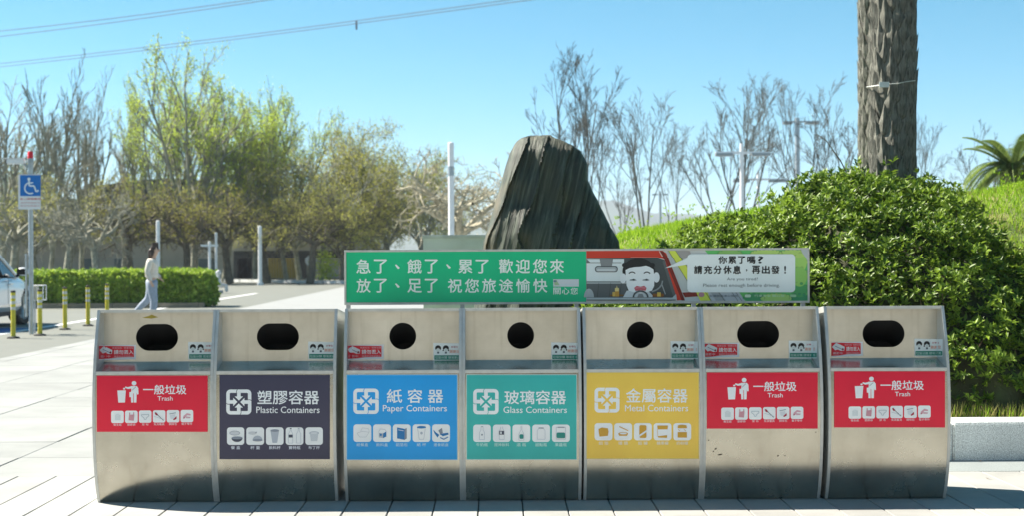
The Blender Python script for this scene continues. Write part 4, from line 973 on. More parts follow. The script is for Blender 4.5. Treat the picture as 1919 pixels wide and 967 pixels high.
def proto(key, tree_args, leaf=None):
    V, Fq, tips = gen_tree(**tree_args)
    me = np_mesh('trunk', V, Fq, True); crown = None
    if leaf: crown = leaf_cloud(tips, *leaf)
    protos[key] = (me, crown, tree_args['h'])
proto('poplar', dict(seed=1, h=10, trunk_h=1.8, r0=.15, n_main=5, levels=3, up=.09, angle=.40, ratio=.45, kids=[8, 6, 4], minr=.0125, start=.15, wander=.07))
proto('poplar2', dict(seed=22, h=10, trunk_h=1.6, r0=.14, n_main=4, levels=3, up=.11, angle=.36, ratio=.45, kids=[8, 6, 4], minr=.0125, start=.12, wander=.07))
proto('fresh', dict(seed=5, h=10, trunk_h=1.8, r0=.19, n_main=7, levels=3, up=.07, angle=.52, ratio=.45, kids=[8, 6, 4], minr=.014, start=.2, wander=.08), (8500, .085, .13, 3, 2.6, .55))
proto('fresh2', dict(seed=9, h=10, trunk_h=1.8, r0=.17, n_main=6, levels=3, up=.07, angle=.50, ratio=.45, kids=[8, 6, 4], minr=.014, start=.2, wander=.08), (7500, .085, .14, 4, 2.2, .55))
proto('olive', dict(seed=12, h=10, trunk_h=2.6, r0=.17, n_main=7, levels=3, up=.03, angle=.85, ratio=.56, kids=[6, 6, 4], minr=.018, start=.2), (9000, .10, .26, 5, 1.2, .6))
proto('spread', dict(seed=14, h=10, trunk_h=3.9, r0=.34, n_main=6, levels=3, up=.02, angle=1.05, ratio=.58, kids=[6, 5, 4], minr=.022, wander=.2), (3000, .12, .28, 6, 4.2, .6))
proto('bare', dict(seed=17, h=10, trunk_h=2.4, r0=.085, n_main=4, levels=4, up=.07, angle=.33, ratio=.50, kids=[5, 5, 4, 3], minr=.0068, start=.34, wander=.06))
proto('bare2', dict(seed=35, h=10, trunk_h=2.6, r0=.08, n_main=3, levels=4, up=.06, angle=.38, ratio=.50, kids=[5, 5, 4, 3], minr=.0068, start=.32, wander=.065))
proto('bare3', dict(seed=43, h=10, trunk_h=3.0, r0=.085, n_main=4, levels=4, up=.055, angle=.40, ratio=.48, kids=[5, 5, 4, 3], minr=.0068, start=.34, wander=.065))
def tree(key, label, px, top_py, Y, zbase, wscale=1.0, bark='bark', leaf='leaf_fresh', rz=0, group=None, name='tree'):
    tr, crown, h = protos[key]; p = at(px, top_py, Y); hh = p.z - zbase; s = hh / h
    t = thing(name, label, 'tree', (p.x, Y, zbase), group, rz); t.scale = (s * wscale, s * wscale, s)
    def use(me, nm, m):
        k = (me.name, m.name)
        if k not in _mc:
            c = me.copy(); c.materials.clear(); c.materials.append(m); c.name = nm; _mc[k] = c
        o = bpy.data.objects.new(nm, _mc[k]); col.objects.link(o); o.parent = t; return o
    use(tr, 'trunk', M[bark])
    if crown is not None and leaf: o = use(crown, 'crown', M[leaf])
    return t
_mc = {}
GL = 'trees along the far side of the plaza'
T = [('poplar', 'tall bare tree cut by the left edge of the photo', 5, 88, 88, 1.0, 'bark', None, .3),
     ('poplar2', 'tall bare grey tree with upright branches behind the blue parking sign', 95, 85, 86, .85, 'bark', None, 1.2),
     ('poplar', 'bare twiggy tree just right of the tall bare grey one', 150, 112, 90, .85, 'bark', None, 4.0),
     ('poplar2', 'thin bare tree between the bare group and the fresh green tree', 228, 150, 94, .9, 'bark', None, 2.2),
     ('fresh', 'tallest fresh green tree on the left, above the woman in cream', 362, 76, 85, .82, 'bark', 'leaf_fresh', .5),
     ('fresh2', 'slimmer fresh green tree leaning out left of the tallest one', 300, 125, 90, .55, 'bark', 'leaf_fresh', 2.9),
     ('fresh2', 'fresh green tree just right of the tallest one', 418, 135, 87, .75, 'bark', 'leaf_fresh', 1.1),
     ('fresh', 'rounded yellow green tree right of the tallest pair', 478, 148, 89, .80, 'bark', 'leaf_fresh', 3.6),
     ('fresh2', 'yellow green tree sloping down to the brown trees', 535, 185, 88, .8, 'bark', 'leaf_fresh', 5.0),
     ('olive', 'brownish tree with thin new leaves in the middle of the far tree line', 600, 225, 86, .85, 'bark', 'leaf_olive', .4),
     ('olive', 'olive leaved tree with dark twigs poking up behind the green sign', 665, 208, 84, .85, 'bark', 'leaf_olive', 2.0),
     ('olive', 'olive leaved tree with ragged top left of the white pole', 728, 232, 86, .8, 'bark', 'leaf_olive', 3.7),
     ('olive', 'lower olive tree nearest the white pole', 782, 268, 83, .85, 'bark', 'leaf_olive', 5.3),
     ('spread', 'pale barked pruned tree with bare limbs right of the white pole', 868, 278, 60, 1.0, 'bark_pale', None, 5.8),
     ('olive', 'small dark olive tree between the green sign and the far kerb', 640, 330, 80, 1.2, 'bark_dark', 'leaf_olive', 1.0),
     ('spread', 'low spreading tree with crooked trunk left of the fresh green tree', 242, 330, 80, 1.0, 'bark_dark', 'leaf_yellow', .2),
     ('spread', 'low spreading dark tree behind the hedge near the blue sign', 120, 335, 79, 1.0, 'bark', 'leaf_olive', 1.6),
     ('spread', 'low spreading dark tree at the far left behind the car', 20, 325, 80, 1.0, 'bark', 'leaf_olive', 2.7),
     ('spread', 'low dark tree just right of the woman', 350, 350, 80, .95, 'bark_dark', 'leaf_olive', 3.5),
     ('spread', 'low dark tree behind the thin white posts', 430, 345, 81, .95, 'bark_dark', 'leaf_yellow', 4.4),
     ('spread', 'low dark tree left of the golden shutter', 500, 345, 82, 1.0, 'bark_dark', 'leaf_olive', 5.4),
     ('spread', 'low dark tree right of the golden shutter', 580, 350, 80, 1.0, 'bark_dark', 'leaf_olive', .9),
     ('spread', 'low tree with crossing limbs above the middle of the hedge', 185, 345, 76, .9, 'bark', None, 4.9),
     ('olive', 'dense dark green tree behind the bare trees at the left edge', -10, 240, 96, 1.0, 'bark', 'leaf_dark', 1.0),
     ('olive', 'dark olive tree low behind the bare group on the left', 70, 330, 97, 1.2, 'bark', 'leaf_dark', 3.0),
     ('olive', 'shadowy olive tree filling in behind the sloping green tree', 560, 300, 95, 1.3, 'bark', 'leaf_olive', 3.3),
     ('olive', 'shadowy olive tree behind the ragged olive pair', 710, 320, 96, 1.3, 'bark', 'leaf_dark', 4.4)]
for key, lab, px, top, Y, ws, bk, lf, rz in T: tree(key, lab, px, top, Y, 0, ws, bk, lf, rz, GL)
GRB = 'bare trees beyond the bank on the right'
TB = [('bare', 'tallest bare tree, several stems rising from behind the standing stone', 1088, 76, 50, .85, 3.5),
      ('bare2', 'forked bare tree just right of the standing stone', 1122, 170, 47, .8, 1.5),
      ('bare2', 'bare tree with a long leaning trunk right of the standing stone', 1222, 150, 50, 1.0, 2.2),
      ('bare3', 'bare tree left of the nearest white street lamp', 1352, 150, 56, .8, .3),
      ('bare', 'dense headed bare tree behind the nearest white street lamp', 1405, 132, 52, .95, 4.2),
      ('bare', 'upright bare tree by the dark street lamp', 1500, 135, 57, .75, 1.9),
      ('bare3', 'bare tree left of the scaly palm trunk', 1565, 160, 55, .9, 2.6),
      ('bare2', 'bare tree whose twigs show right of the scaly palm trunk', 1728, 200, 52, .6, .8),
      ('bare3', 'grey bare tree behind the small young palm', 1862, 228, 60, .95, 5.0),
      ('bare3', 'short bare tree low beyond the grass crest', 1168, 250, 60, .7, 4.6),
      ('bare2', 'faint bare tree left of the middle of the grass crest', 1265, 230, 66, .7, .6)]
for key, lab, px, top, Y, ws, rz in TB: tree(key, lab, px, top, Y, -.1, ws * 1.1, 'bark_bare', None, rz, GRB)

# ------------------------------------------------------------------ hedge
def hedge():
    x0, x1, y0, y1, zt_ = -19.0, wx(388, 44) , 43.6, 45.2, .93
    t = thing('hedge', 'clipped bright green hedge on a low kerb across the left background', 'hedge', ((x0 + x1) / 2, 44.4, 0))
    r = np.random.default_rng(2); n = 15000; lx = x1 - x0
    sel = r.random(n); P_ = np.zeros((n, 3)); D = np.zeros((n, 3))
    top = sel < .42; fr = (sel >= .42) & (sel < .90); en = sel >= .90
    P_[:, 0] = x0 + lx * r.random(n); P_[:, 1] = y0 + (y1 - y0) * r.random(n); P_[:, 2] = .08 + (zt_ - .08) * r.random(n)
    P_[top, 2] = zt_; D[top, 2] = 1; P_[fr, 1] = y0; D[fr, 1] = -1; D[fr, 2] = .5; P_[en, 0] = x1; D[en, 0] = 1; D[en, 2] = .5
    # round the edges and swell the surface
    e = np.clip((P_[:, 2] - (zt_ - .22)) / .22, 0, 1) ** 2 * .14
    P_[fr, 1] += e[fr]; P_[en, 0] -= e[en]
    sw = np.array([noise.noise((a * 1.3, b * 1.3, c * 2.0)) for a, b, c in P_]) * .12
    D /= np.linalg.norm(D, axis=1, keepdims=True); P_ += D * sw[:, None] + r.normal(size=P_.shape) * .035
    D = D + r.normal(size=D.shape) * .5; D /= np.linalg.norm(D, axis=1, keepdims=True)
    loc = np.array(t.location)
    o = link_mesh('foliage', leaves_mesh('foliage', P_ - loc, D, 5, .095, .55, 1.0, 4), leaf_mat('hedge_leaf', (.13, .25, .02), (.50, .64, .09), .35, .5, .35), t); tag(o, kind='stuff')
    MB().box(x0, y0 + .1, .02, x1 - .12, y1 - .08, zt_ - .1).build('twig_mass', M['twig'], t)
    k = x0
    hk = thing('hedge_kerb', 'low brown kerb stones along the foot of the hedge', 'kerb', ((x0 + x1) / 2, 43.3, 0))
    while k < x1: MB().box(k, 43.25, -.01, min(k + 1.2, x1 + .05) - .01, 43.42, .13).build('kerb_stone', mat('brown_kerb', (.22, .19, .14), .9) if k == x0 else bpy.data.materials['brown_kerb'], hk); k += 1.2
hedge()

# ------------------------------------------------------------------ building behind the trees
def building():
    YB_ = 100.0; x0 = wx(-260, YB_); x1 = wx(700, YB_)
    t = thing('service_building', 'long low grey building with dark roof behind the left trees', 'building', ((x0 + x1) / 2, YB_ + 6, 0))
    wallm = mat('grey_wall', (.42, .41, .38), .9, 0, .15, .6, .2, 6); roofm = mat('dark_roof', (.075, .07, .062), .8, 0, .2, .6)
    MB().box(x0, YB_, -.02, x1, YB_ + 12, 3.9).build('wall', wallm, t)
    # gently arched roof seen over the tree trunks
    prof = []
    for i in range(21):
        u = i / 20; px = 150 + (480 - 150) * u; prof.append((wx(px, YB_), at(0, 0, YB_).z * 0 + EYE + (480 - (352 - 20 * math.sin(math.pi * u))) * YB_ / F))
    rf = MB().prism_y([(wx(150, YB_), 3.95)] + prof + [(wx(480, YB_), 3.95)], YB_ - .6, YB_ + 11).build('roof', roofm, t)
    MB().box(x0 - .4, YB_ - 1.2, 3.62, x1 + .4, YB_ + 12, 3.94).build('eave', roofm, t)
    MB().box(wx(480, YB_) + .05, YB_ - .5, 3.95, x1, YB_ + 11, 5.0).build('roof', roofm, t, ).name = 'roof.001'
    MB().box(x0, YB_ - .5, 3.95, wx(150, YB_) - .05, YB_ + 11, 5.2).build('roof', roofm, t)
    def panel(px0, px1, py0, py1, m, nm, d=.05):
        a = at(px0, py0, YB_); b = at(px1, py1, YB_); MB().box(a.x, YB_ - d, max(b.z, .02), b.x, YB_ - .002, a.z).build(nm, m, t)
    bl = mat('blue_grey_panel', (.10, .15, .17), .6); dk = mat('dark_glass', (.02, .025, .03), .2)
    for a, b in ((150, 185), (215, 245), (363, 405), (446, 470)): panel(a, b, 486, 524, bl, 'shutter')
    panel(438, 486, 470, 528, dk, 'window'); panel(555, 575, 478, 528, dk, 'doorway'); panel(486, 640, 470, 483, dk, 'fascia', .12)
    gm = mat('gold_shutter', (.42, .30, .06), .6)
    a = at(503, 484, YB_); b = at(557, 530, YB_)
    for i in range(11):
        w = (b.x - a.x) / 11; MB().box(a.x + w * i + .015, YB_ - .10, .02, a.x + w * (i + 1) - .015, YB_ - .04, a.z).build('shutter_slat', gm, t)
building()
# far kerb line and low white wall edge of the plaza
fk = thing('plaza_edge_kerb', 'low pale kerb line along the far edge of the white plaza', 'kerb', (-8, 82, 0))
a_ = Vector((wx(388, 88), 88, 0)); b_ = Vector((wx(655, 79), 79, 0)); n_ = 12
for i in range(n_):
    p = a_.lerp(b_, i / n_); q = a_.lerp(b_, (i + 1) / n_ - .003); d = Vector((0, .3, 0))
    MB().add([p, q, q + d, p + d, p + Vector((0, 0, .16)), q + Vector((0, 0, .16)), q + d + Vector((0, 0, .16)), p + d + Vector((0, 0, .16))],
             [(0, 3, 2, 1), (4, 5, 6, 7), (0, 1, 5, 4), (1, 2, 6, 5), (2, 3, 7, 6), (3, 0, 4, 7)]).build('kerb_stone', M['road_white'], fk)

# ------------------------------------------------------------------ posts, lamps, signs
def post(name, label, px, top, Y, r, cat='post', m='white_paint', arm=None):
    p = at(px, top, Y); t = thing(name, label, cat, (p.x, Y, 0))
    MB().tube([(p.x, Y, 0), (p.x, Y, p.z)], r, 12).build('pole', M[m], t, smooth=True)
    MB().tube([(p.x, Y, 0), (p.x, Y, .12)], r * 1.7, 12).build('base_collar', M[m], t)
    MB().ball((p.x, Y, p.z), (r * 1.05, r * 1.05, r * .5)).build('cap', M[m], t)
    if arm: MB().box(p.x - arm, Y - .06, p.z - .22, p.x + arm, Y + .06, p.z - .12).build('crossarm', M[m], t)
    return t
post('white_post', 'short white post with small crossarm right of the hedge', 392.5, 453, 76, .065, arm=.42)
post('white_post', 'slim white post just right of the short crossarm post', 405, 436, 78, .065)
post('white_post', 'white post in front of the grey building left of the golden shutter', 487, 424, 77, .095)
post('white_post', 'white post rising behind the walking woman', 296, 414, 74, .09)
pw = post('white_pole', 'thick tall white pole standing behind the low grey wall', 845, 268, 40, .076)
pz = at(845, 320, 40); MB().tube([(pz.x, 40, pz.z - .12), (pz.x, 40, pz.z + .12)], .082, 12).build('sleeve', M['galv'], pw, smooth=True)
def lamp(label, px, top, arm_py, x0, x1, Y, r, m, drop=3):
    p = at(px, top, Y); t = thing('street_lamp', label, 'street lamp', (p.x, Y, 0), 'double arm street lamps')
    MB().tube([(p.x, Y, -.05), (p.x, Y, p.z)], [r * 1.15, r], 12).build('pole', M[m], t, smooth=True)
    for xe, sgn in ((x0, -1), (x1, 1)):
        a = at(px, arm_py, Y); b = at(xe, arm_py, Y); L = abs(b.x - a.x)
        MB().prism_y([(a.x, a.z + .03), (b.x, b.z + .02), (b.x, b.z - .02), (a.x, a.z - .05)] if sgn > 0 else [(b.x, b.z + .02), (a.x, a.z + .03), (a.x, a.z - .05), (b.x, b.z - .02)], Y - .05, Y + .05).build('arm', M[m], t)
        c0 = a.x + sgn * L * .35
        MB().box(min(c0, b.x), Y - .14, a.z - .115, max(c0, b.x), Y + .14, a.z - .021).build('lamp_head', M['grey_paint'], t, bevel=.02)
    return t
lamp('nearest white street lamp with two flat arms above the grass crest', 1390, 268, 285, 1340, 1443, 48, .06, 'white_paint')
lamp('lower pale street lamp just right of the nearest white one', 1421, 322, 335, 1374, 1476, 56, .055, 'white_paint')
lamp('tall dark street lamp among the bare trees left of the palm trunk', 1494, 220, 227, 1467, 1535, 62, .10, 'galv')
lamp('tiny far street lamp right of the standing stone', 1237, 358, 363, 1222, 1252, 140, .12, 'galv')
# disabled parking sign with camera and beacon
YQ = 28.6; sp = at(57, 300, YQ); px_ = sp.x
ds = thing('parking_sign', 'blue wheelchair parking sign on a grey pole with red beacon', 'sign', (px_, YQ, 0))
MB().tube([(px_, YQ, 0), (px_, YQ, at(57, 300, YQ).z)], .045, 12).build('pole', M['galv'], ds, smooth=True)
MB().tube([(px_ - .085, YQ, at(0, 585, YQ).z - .1), (px_ - .085, YQ, at(50, 475, YQ).z)], .022, 8).build('conduit', M['galv'], ds)
zc_ = at(57, 294, YQ).z
MB().tube([(px_, YQ, zc_ - .02), (px_, YQ, zc_), (px_, YQ, zc_ + .09), (px_, YQ, zc_ + .11)], [.055, .05, .05, .035], 14).build('beacon', mat('red_beacon', (.75, .02, .03), .3), ds, smooth=True)
MB().tube([(px_, YQ, zc_ - .10), (px_, YQ, zc_ - .02)], .06, 12).build('beacon_base', M['grey_paint'], ds)
a = at(35.5, 326, YQ); b = at(78.5, 392, YQ); YZ = YQ - .055
sgp = MB().box(a.x, YZ - .006, b.z, b.x, YZ, a.z).build('sign_plate', M['white_paint'], ds, bevel=.003)
P = Print(plane_surf(YZ - .006), 0, 260, 2.4175)
def dpx(x): return x
P.rect(91, 163, 184, 258, '0F6FC0', 1); c = 'E4EDF3'
P.ell(131, 181, 7, 7, c, 3); P.arc(137, 222, 25, 25, 60, 250, 6, c, 3, n=16); P.line([(131, 187), (133, 212), (155, 212), (163, 238), (175, 232)], 7, c, 3); P.line([(132, 198), (150, 198)], 5, c, 3)
P.text('身心障礙專用', 90, 266, 184, 276, 'C76A6A', 1, .01); P.text('違規停放依法', 92, 284, 182, 292, 'C78A8A', 1, 0); P.text('拖吊告發處分', 92, 298, 182, 306, 'C78A8A', 1, 0)
P.build(sgp, 60)
cctv = thing('security_camera', 'white bullet security camera pointing left on top of the parking sign pole', 'camera', (px_ - .25, YQ, zc_))
q0 = at(10, 297, YQ); q1 = at(47, 302, YQ); ax = Vector((q0.x - q1.x, 0, .03)).normalized()
MB().box(q0.x + .03, YQ - .055, q1.z - .045, q1.x, YQ + .055, q1.z + .05).build('housing', M['white_paint'], cctv, bevel=.015)
MB().box(q0.x - .03, YQ - .065, q1.z + .052, q1.x - .02, YQ + .065, q1.z + .064).build('sunshield', M['white_paint'], cctv, bevel=.004)
MB().tube([(q0.x + .03, YQ, q1.z), (q0.x + .012, YQ, q1.z)], .042, 12).build('lens', M['black'], cctv)
MB().tube([(q1.x - .02, YQ, q1.z - .04), (q1.x + .03, YQ, q1.z - .09), (px_ - .046, YQ, q1.z - .09)], .018, 8).build('bracket', M['grey_paint'], cctv)
# small wire cage by the pole
cg = thing('wire_cage', 'small pale wire cage box on a stand beside the parking sign pole', 'cage', (at(72, 600, 28.8).x, 28.8, 0))
a = at(60, 536, 28.8); b = at(84, 563, 28.8)
for x in (a.x, b.x):
    for y in (28.7, 28.9): MB().tube([(x, y, b.z), (x, y, a.z)], .009, 6).build('rail', M['white_paint'], cg)
for z in (a.z, b.z):
    for y in (28.7, 28.9): MB().tube([(a.x, y, z), (b.x, y, z)], .009, 6).build('rail', M['white_paint'], cg)
    for x in (a.x, b.x): MB().tube([(x, 28.7, z), (x, 28.9, z)], .009, 6).build('rail', M['white_paint'], cg)
MB().box(a.x, 28.71, b.z, a.x + .1, 28.9, a.z - .02).build('meter_box', mat('beige_box', (.45, .44, .38), .6), cg)
MB().tube([(a.x + .05, 28.8, 0), (a.x + .05, 28.8, b.z)], .015, 6).build('stand', M['galv'], cg)
# bollards
M['bollard_yellow'] = mat('bollard_yellow', (.58, .50, .03), .5, 0, .12, 6); M['reflector'] = mat('reflector_band', (.55, .56, .55), .35); M['rubber'] = mat('black_rubber', (.02, .02, .02), .7)
def bollard():
    t = thing('bollard', '', 'bollard', (0, 0, 0), 'yellow flexible bollards beside the parking bay')
    MB().tube([(0, 0, .03), (0, 0, .50)], [.043, .041], 14).build('post', M['bollard_yellow'], t, smooth=True)
    for i in range(6):
        z = .50 + i * .05; MB().tube([(0, 0, z), (0, 0, z + .05)], .0415 if i % 2 else .043, 14).build('band', M['bollard_yellow'] if i % 2 else M['reflector'], t, smooth=True)
    MB().tube([(0, 0, .80), (0, 0, .83), (0, 0, .84)], [.043, .043, .025], 14).build('cap', M['rubber'], t)
    MB().tube([(0, 0, 0), (0, 0, .02), (0, 0, .035)], [.11, .11, .06], 14).build('base_plate', M['rubber'], t)
    for a in range(4): MB().tube([(.085 * math.cos(a * 1.57), .085 * math.sin(a * 1.57), .02), (.085 * math.cos(a * 1.57), .085 * math.sin(a * 1.57), .03)], .012, 6).build('bolt', M['galv'], t)
    return t
B0 = bollard()
BL = [(25, 634, 'yellow bollard nearest the left edge in front of the car tyre'), (75, 629, 'yellow bollard just right of the parking sign pole'), (122, 618, 'yellow bollard in the middle of the row before the hedge'),
      (165, 611, 'yellow bollard close to the left end of the bins'), (201, 604, 'farthest yellow bollard, lower half hidden behind the left trash bin')]
for i, (px, py, lab) in enumerate(BL):
    x, y = unroll(px, py); Y = EYE * F / (y - CY); o = B0 if i == 0 else copy_tree(B0); o.location = ((x - CX) * Y / F, Y, -.008); o['label'] = lab; o.rotation_euler.z = i
# round white sign and plant near the building, bins of plants
rs = at(583, 489, 84); t = thing('round_sign', 'small round white sign on a post beside the golden shutter', 'sign', (rs.x, 84, 0))
MB().tube([(rs.x, 84, 0), (rs.x, 84, rs.z)], .04, 8).build('pole', M['galv'], t)
MB().tube([(rs.x, 83.90, rs.z), (rs.x, 83.95, rs.z)], .32, 20).build('disc', M['white_paint'], t)
pp = at(612, 500, 82); t = thing('potted_shrub', 'small bright green shrub between the round sign and the green board', 'shrub', (pp.x, 82, 0))
r_ = np.random.default_rng(8); Pp = r_.normal(size=(420, 3)) * np.array([.28, .28, .5]) + np.array([0, 0, .95]); Dd = r_.normal(size=Pp.shape); Dd /= np.linalg.norm(Dd, axis=1, keepdims=True)
tag(link_mesh('foliage', leaves_mesh('foliage', Pp, Dd, 3, .12, .5, 1, 2), M['leaf_fresh'], t), kind='stuff')
MB().tube([(pp.x, 82, 0), (pp.x, 82, .9)], .03, 6).build('stem', M['bark_dark'], t)

# ------------------------------------------------------------------ power cables
cab = mat('cable_grey', (.10, .13, .17), .7)
def cable(label, p0, p1, hgt, sag, grp):
    def pt(px, py):
        x, y = unroll(px, py); Y = (hgt - EYE) * F / (CY - y); return Vector(((x - CX) * Y / F, Y, hgt))
    a = pt(*p0); b = pt(*p1); d = b - a; a2 = a - d * .3; b2 = b + d * .3
    m = MB().tube([a2.lerp(b2, i / 30) - Vector((0, 0, sag * 4 * (i / 30) * (1 - i / 30) - sag)) for i in range(31)], .055, 6, False).build('power_cable', cab)
    return tag(m, label, 'cable', grp)
cable('upper cable of the top left pair crossing the corner of the sky', (0, 60), (480, 0), 32, .5, 'power cables across the sky')
cable('lower cable of the top left pair crossing the corner of the sky', (0, 70), (515, 0), 32, .5, 'power cables across the sky')
cable('upper cable of the long pair reaching the middle of the sky', (0, 122), (980, 0), 32, .8, 'power cables across the sky')
cable('lower cable of the long pair reaching the middle of the sky', (0, 128), (1020, 0), 32, .8, 'power cables across the sky')
x, y = unroll(668, 45); Ysp = (32 - EYE) * F / (CY - y); o = MB().box((x - CX) * Ysp / F - .12, Ysp - .1, 31.3, (x - CX) * Ysp / F + .12, Ysp + .1, 32.5).build('cable_spacer', cab, bevel=.03); tag(o, 'small dark spacer clamped on the long pair of cables', 'spacer')

# ------------------------------------------------------------------ car (front right quarter shows, seen from behind)
def car():
    # local: x right (outer flank at +.92), y forward; placed heading away from the camera
    W2 = .93; wx0 = -10.05 - .80; CYr = 33.0
    t = thing('parked_car', 'white car parked in the blue bay, cut off by the left edge', 'car', (wx0, CYr, -.005), rz=R(1))
    body = mat('pearl_white_paint', (.80, .82, .84), .25, 0, .02, 3, coat=1); gl = mat('car_glass', (.02, .03, .035), .05, 0, spec=.8)
    m = MB(); y_front = .92; y_back = -3.75
    # cross sections from back to front: (y, half width, z sill, z belt, z shoulder)
    secs = [(y_back, .70, .42, .80, .98), (y_back + .15, .84, .34, .82, 1.04), (-3.2, .91, .30, .84, 1.06), (-2.0, .93, .28, .84, 1.05), (-1.0, .93, .28, .84, 1.03), (-.45, .93, .28, .82, 1.01),
            (0, .92, .30, .80, .975), (.35, .895, .32, .76, .93), (.62, .83, .34, .72, .87), (.82, .70, .38, .66, .78), (.92, .50, .44, .60, .66)]
    ring = []; v = []; f = []
    for y, hw, z0, zb_, zs in secs:
        pts_ = [(-hw * .9, z0), (-hw, z0 + .12), (-hw * 1.0, zb_ - .05), (-hw * .965, zb_ + .08), (-hw * .86, zs), (-hw * .4, zs + .035), (0, zs + .045)]
        pts_ = pts_ + [(-a, b) for a, b in pts_[-2::-1]]
        v += [(a, y, b) for a, b in pts_]
    n = 13
    for j in range(len(secs) - 1):
        for i in range(n - 1):
            f.append((j * n + i, j * n + i + 1, (j + 1) * n + i + 1, (j + 1) * n + i))
    f.append(tuple(range(n))[::-1]); f.append(tuple((len(secs) - 1) * n + i for i in range(n)))
    # open the wheel arches by dropping lower faces near the axles, arches added as lips
    bm = bmesh.new(); me = bpy.data.meshes.new('body'); me.from_pydata(v, [], f); bm.from_mesh(me); bmesh.ops.subdivide_edges(bm, edges=bm.edges[:], cuts=5, use_grid_fill=True)
    dl = [fc for fc in bm.faces if any(math.hypot(fc.calc_center_median().y - ya, fc.calc_center_median().z - .37) < .40 for ya in (0, -2.8)) and abs(fc.calc_center_median().x) > .6]
    bmesh.ops.delete(bm, geom=dl, context='FACES'); bmesh.ops.recalc_face_normals(bm, faces=bm.faces); bm.to_mesh(me); bm.free(); me.shade_smooth()
    bo = link_mesh('body', me, body, t)
    # cabin
    cs = [(-3.5, .66, 1.0), (-2.9, .64, 1.50), (-1.9, .62, 1.60), (-1.2, .62, 1.55), (-.35, .70, 1.0)]
    v = []; f = []
    for y, hw, z in cs: v += [(-.84, y, 1.0), (-hw, y, z), (hw, y, z), (.84, y, 1.0)]
    for j in range(4):
        for i in range(3): f.append((j * 4 + i, j * 4 + i + 1, j * 4 + i + 5, j * 4 + i + 4))
    MB().add(v, f).build('glasshouse', gl, t, local=True)
    rr2 = MB(); v = []
    for y, hw, z in cs[1:4]: v += [(-hw - .01, y, z + .005), (0, y, z + .05), (hw + .01, y, z + .005)]
    rr2.add(v, [(j * 3 + i, j * 3 + i + 1, j * 3 + i + 4, j * 3 + i + 3) for j in range(2) for i in range(2)]).build('roof', body, t, local=True)
    for s in (-1, 1):
        MB().tube([(s * .84, -.33, 1.0), (s * .63, -1.18, 1.56)], .035, 6).build('pillar', body, t, local=True)
        MB().tube([(s * .86, -1.45, 1.0), (s * .64, -1.6, 1.56)], .03, 6).build('pillar', M['black'], t, local=True)
    MB().box(-.86, -3.5, .22, .86, .6, .34).build('underbody', M['rubber'], t, local=True)
    MB().box(-.80, -3.3, .34, .80, .5, .75).build('engine_bay', M['black'], t, local=True)
    for s in (-1, 1):
        mr = MB().ball((s * 1.02, -.55, 1.12), (.13, .075, .09), 16, 10).build('wing_mirror', body, t, smooth=True, local=True)
        MB().prism_y([(s * 1.02 - .10, 1.06), (s * 1.02 + .10, 1.06), (s * 1.02 + .115, 1.12), (s * 1.02 + .09, 1.18), (s * 1.02 - .09, 1.18), (s * 1.02 - .115, 1.12)], -.635, -.60).build('mirror_glass', M['black'], mr, local=True)
        MB().tube([(s * .88, -.55, 1.02), (s * .95, -.55, 1.07)], .03, 6).build('mirror_stalk', M['black'], mr, local=True)
        MB().tube([(s * .86, .5, .72), (s * .74, .78, .70)], [.09, .06], 10).build('headlight', mat('lamp_lens', (.6, .65, .7), .08) if s < 0 else bpy.data.materials['lamp_lens'], t, smooth=True, local=True)
    # door seam and handle on the near flank
    MB().box(.928, -1.30, .40, .934, -1.29, 1.0).build('door_gap', M['black'], t, local=True)
    MB().box(.93, -1.22, .86, .965, -1.02, .89).build('door_handle', body, t, bevel=.008, local=True)
    MB().box(.925, -2.3, .42, .945, -.45, .47).build('side_moulding', mat('chrome_strip', (.6, .6, .62), .2, 1), t, local=True)
    rim = mat('alloy_rim', (.45, .47, .48), .3, .9)
    for sx in (-1, 1):
        for ya in (0, -2.8):
            wh = bpy.data.objects.new('wheel', None); col.objects.link(wh); wh.parent = t; wh.location = (sx * .80, ya, .375)
            if ya == 0: wh.rotation_euler.z = R(-14)
            tm = MB(); prof_ = [(.27, -.10), (.35, -.115), (.375, -.09), (.378, 0), (.375, .09), (.35, .115), (.27, .10), (.27, -.10)]
            nn = 36; v = []; f = []
            for i in range(nn):
                th = i * 2 * math.pi / nn
                for r2, xx in prof_[:-1]: v.append((xx, r2 * math.cos(th), r2 * math.sin(th)))
            for i in range(nn):
                for k in range(7): f.append((i * 7 + k, i * 7 + (k + 1) % 7, ((i + 1) % nn) * 7 + (k + 1) % 7, ((i + 1) % nn) * 7 + k))
            tm.add(v, f).build('tyre', M['rubber'], wh, smooth=True, local=True)
            rm = MB(); xo = sx * .085
            for i in range(10):
                for dv in (-.13, .13):
                    th = i * 2 * math.pi / 10 + dv; rm.tube([(xo, .05 * math.cos(th), .05 * math.sin(th)), (xo + sx * .01, .26 * math.cos(th + dv * .4), .26 * math.sin(th + dv * .4))], .011, 4)
            rm.tube([(xo - .02, 0, 0), (xo + .02, 0, 0)], .055, 12)
            pr_ = [(xo * .9, .275 * math.cos(i * .1745), .275 * math.sin(i * .1745)) for i in range(37)]; rm.tube(pr_, .014, 6, False)
            rm.build('rim', rim, wh, smooth=True, local=True)
            MB().tube([(sx * .01, 0, 0), (sx * .03, 0, 0)], .25, 20).build('brake_disc', M['grey_paint'], wh, local=True)
car()

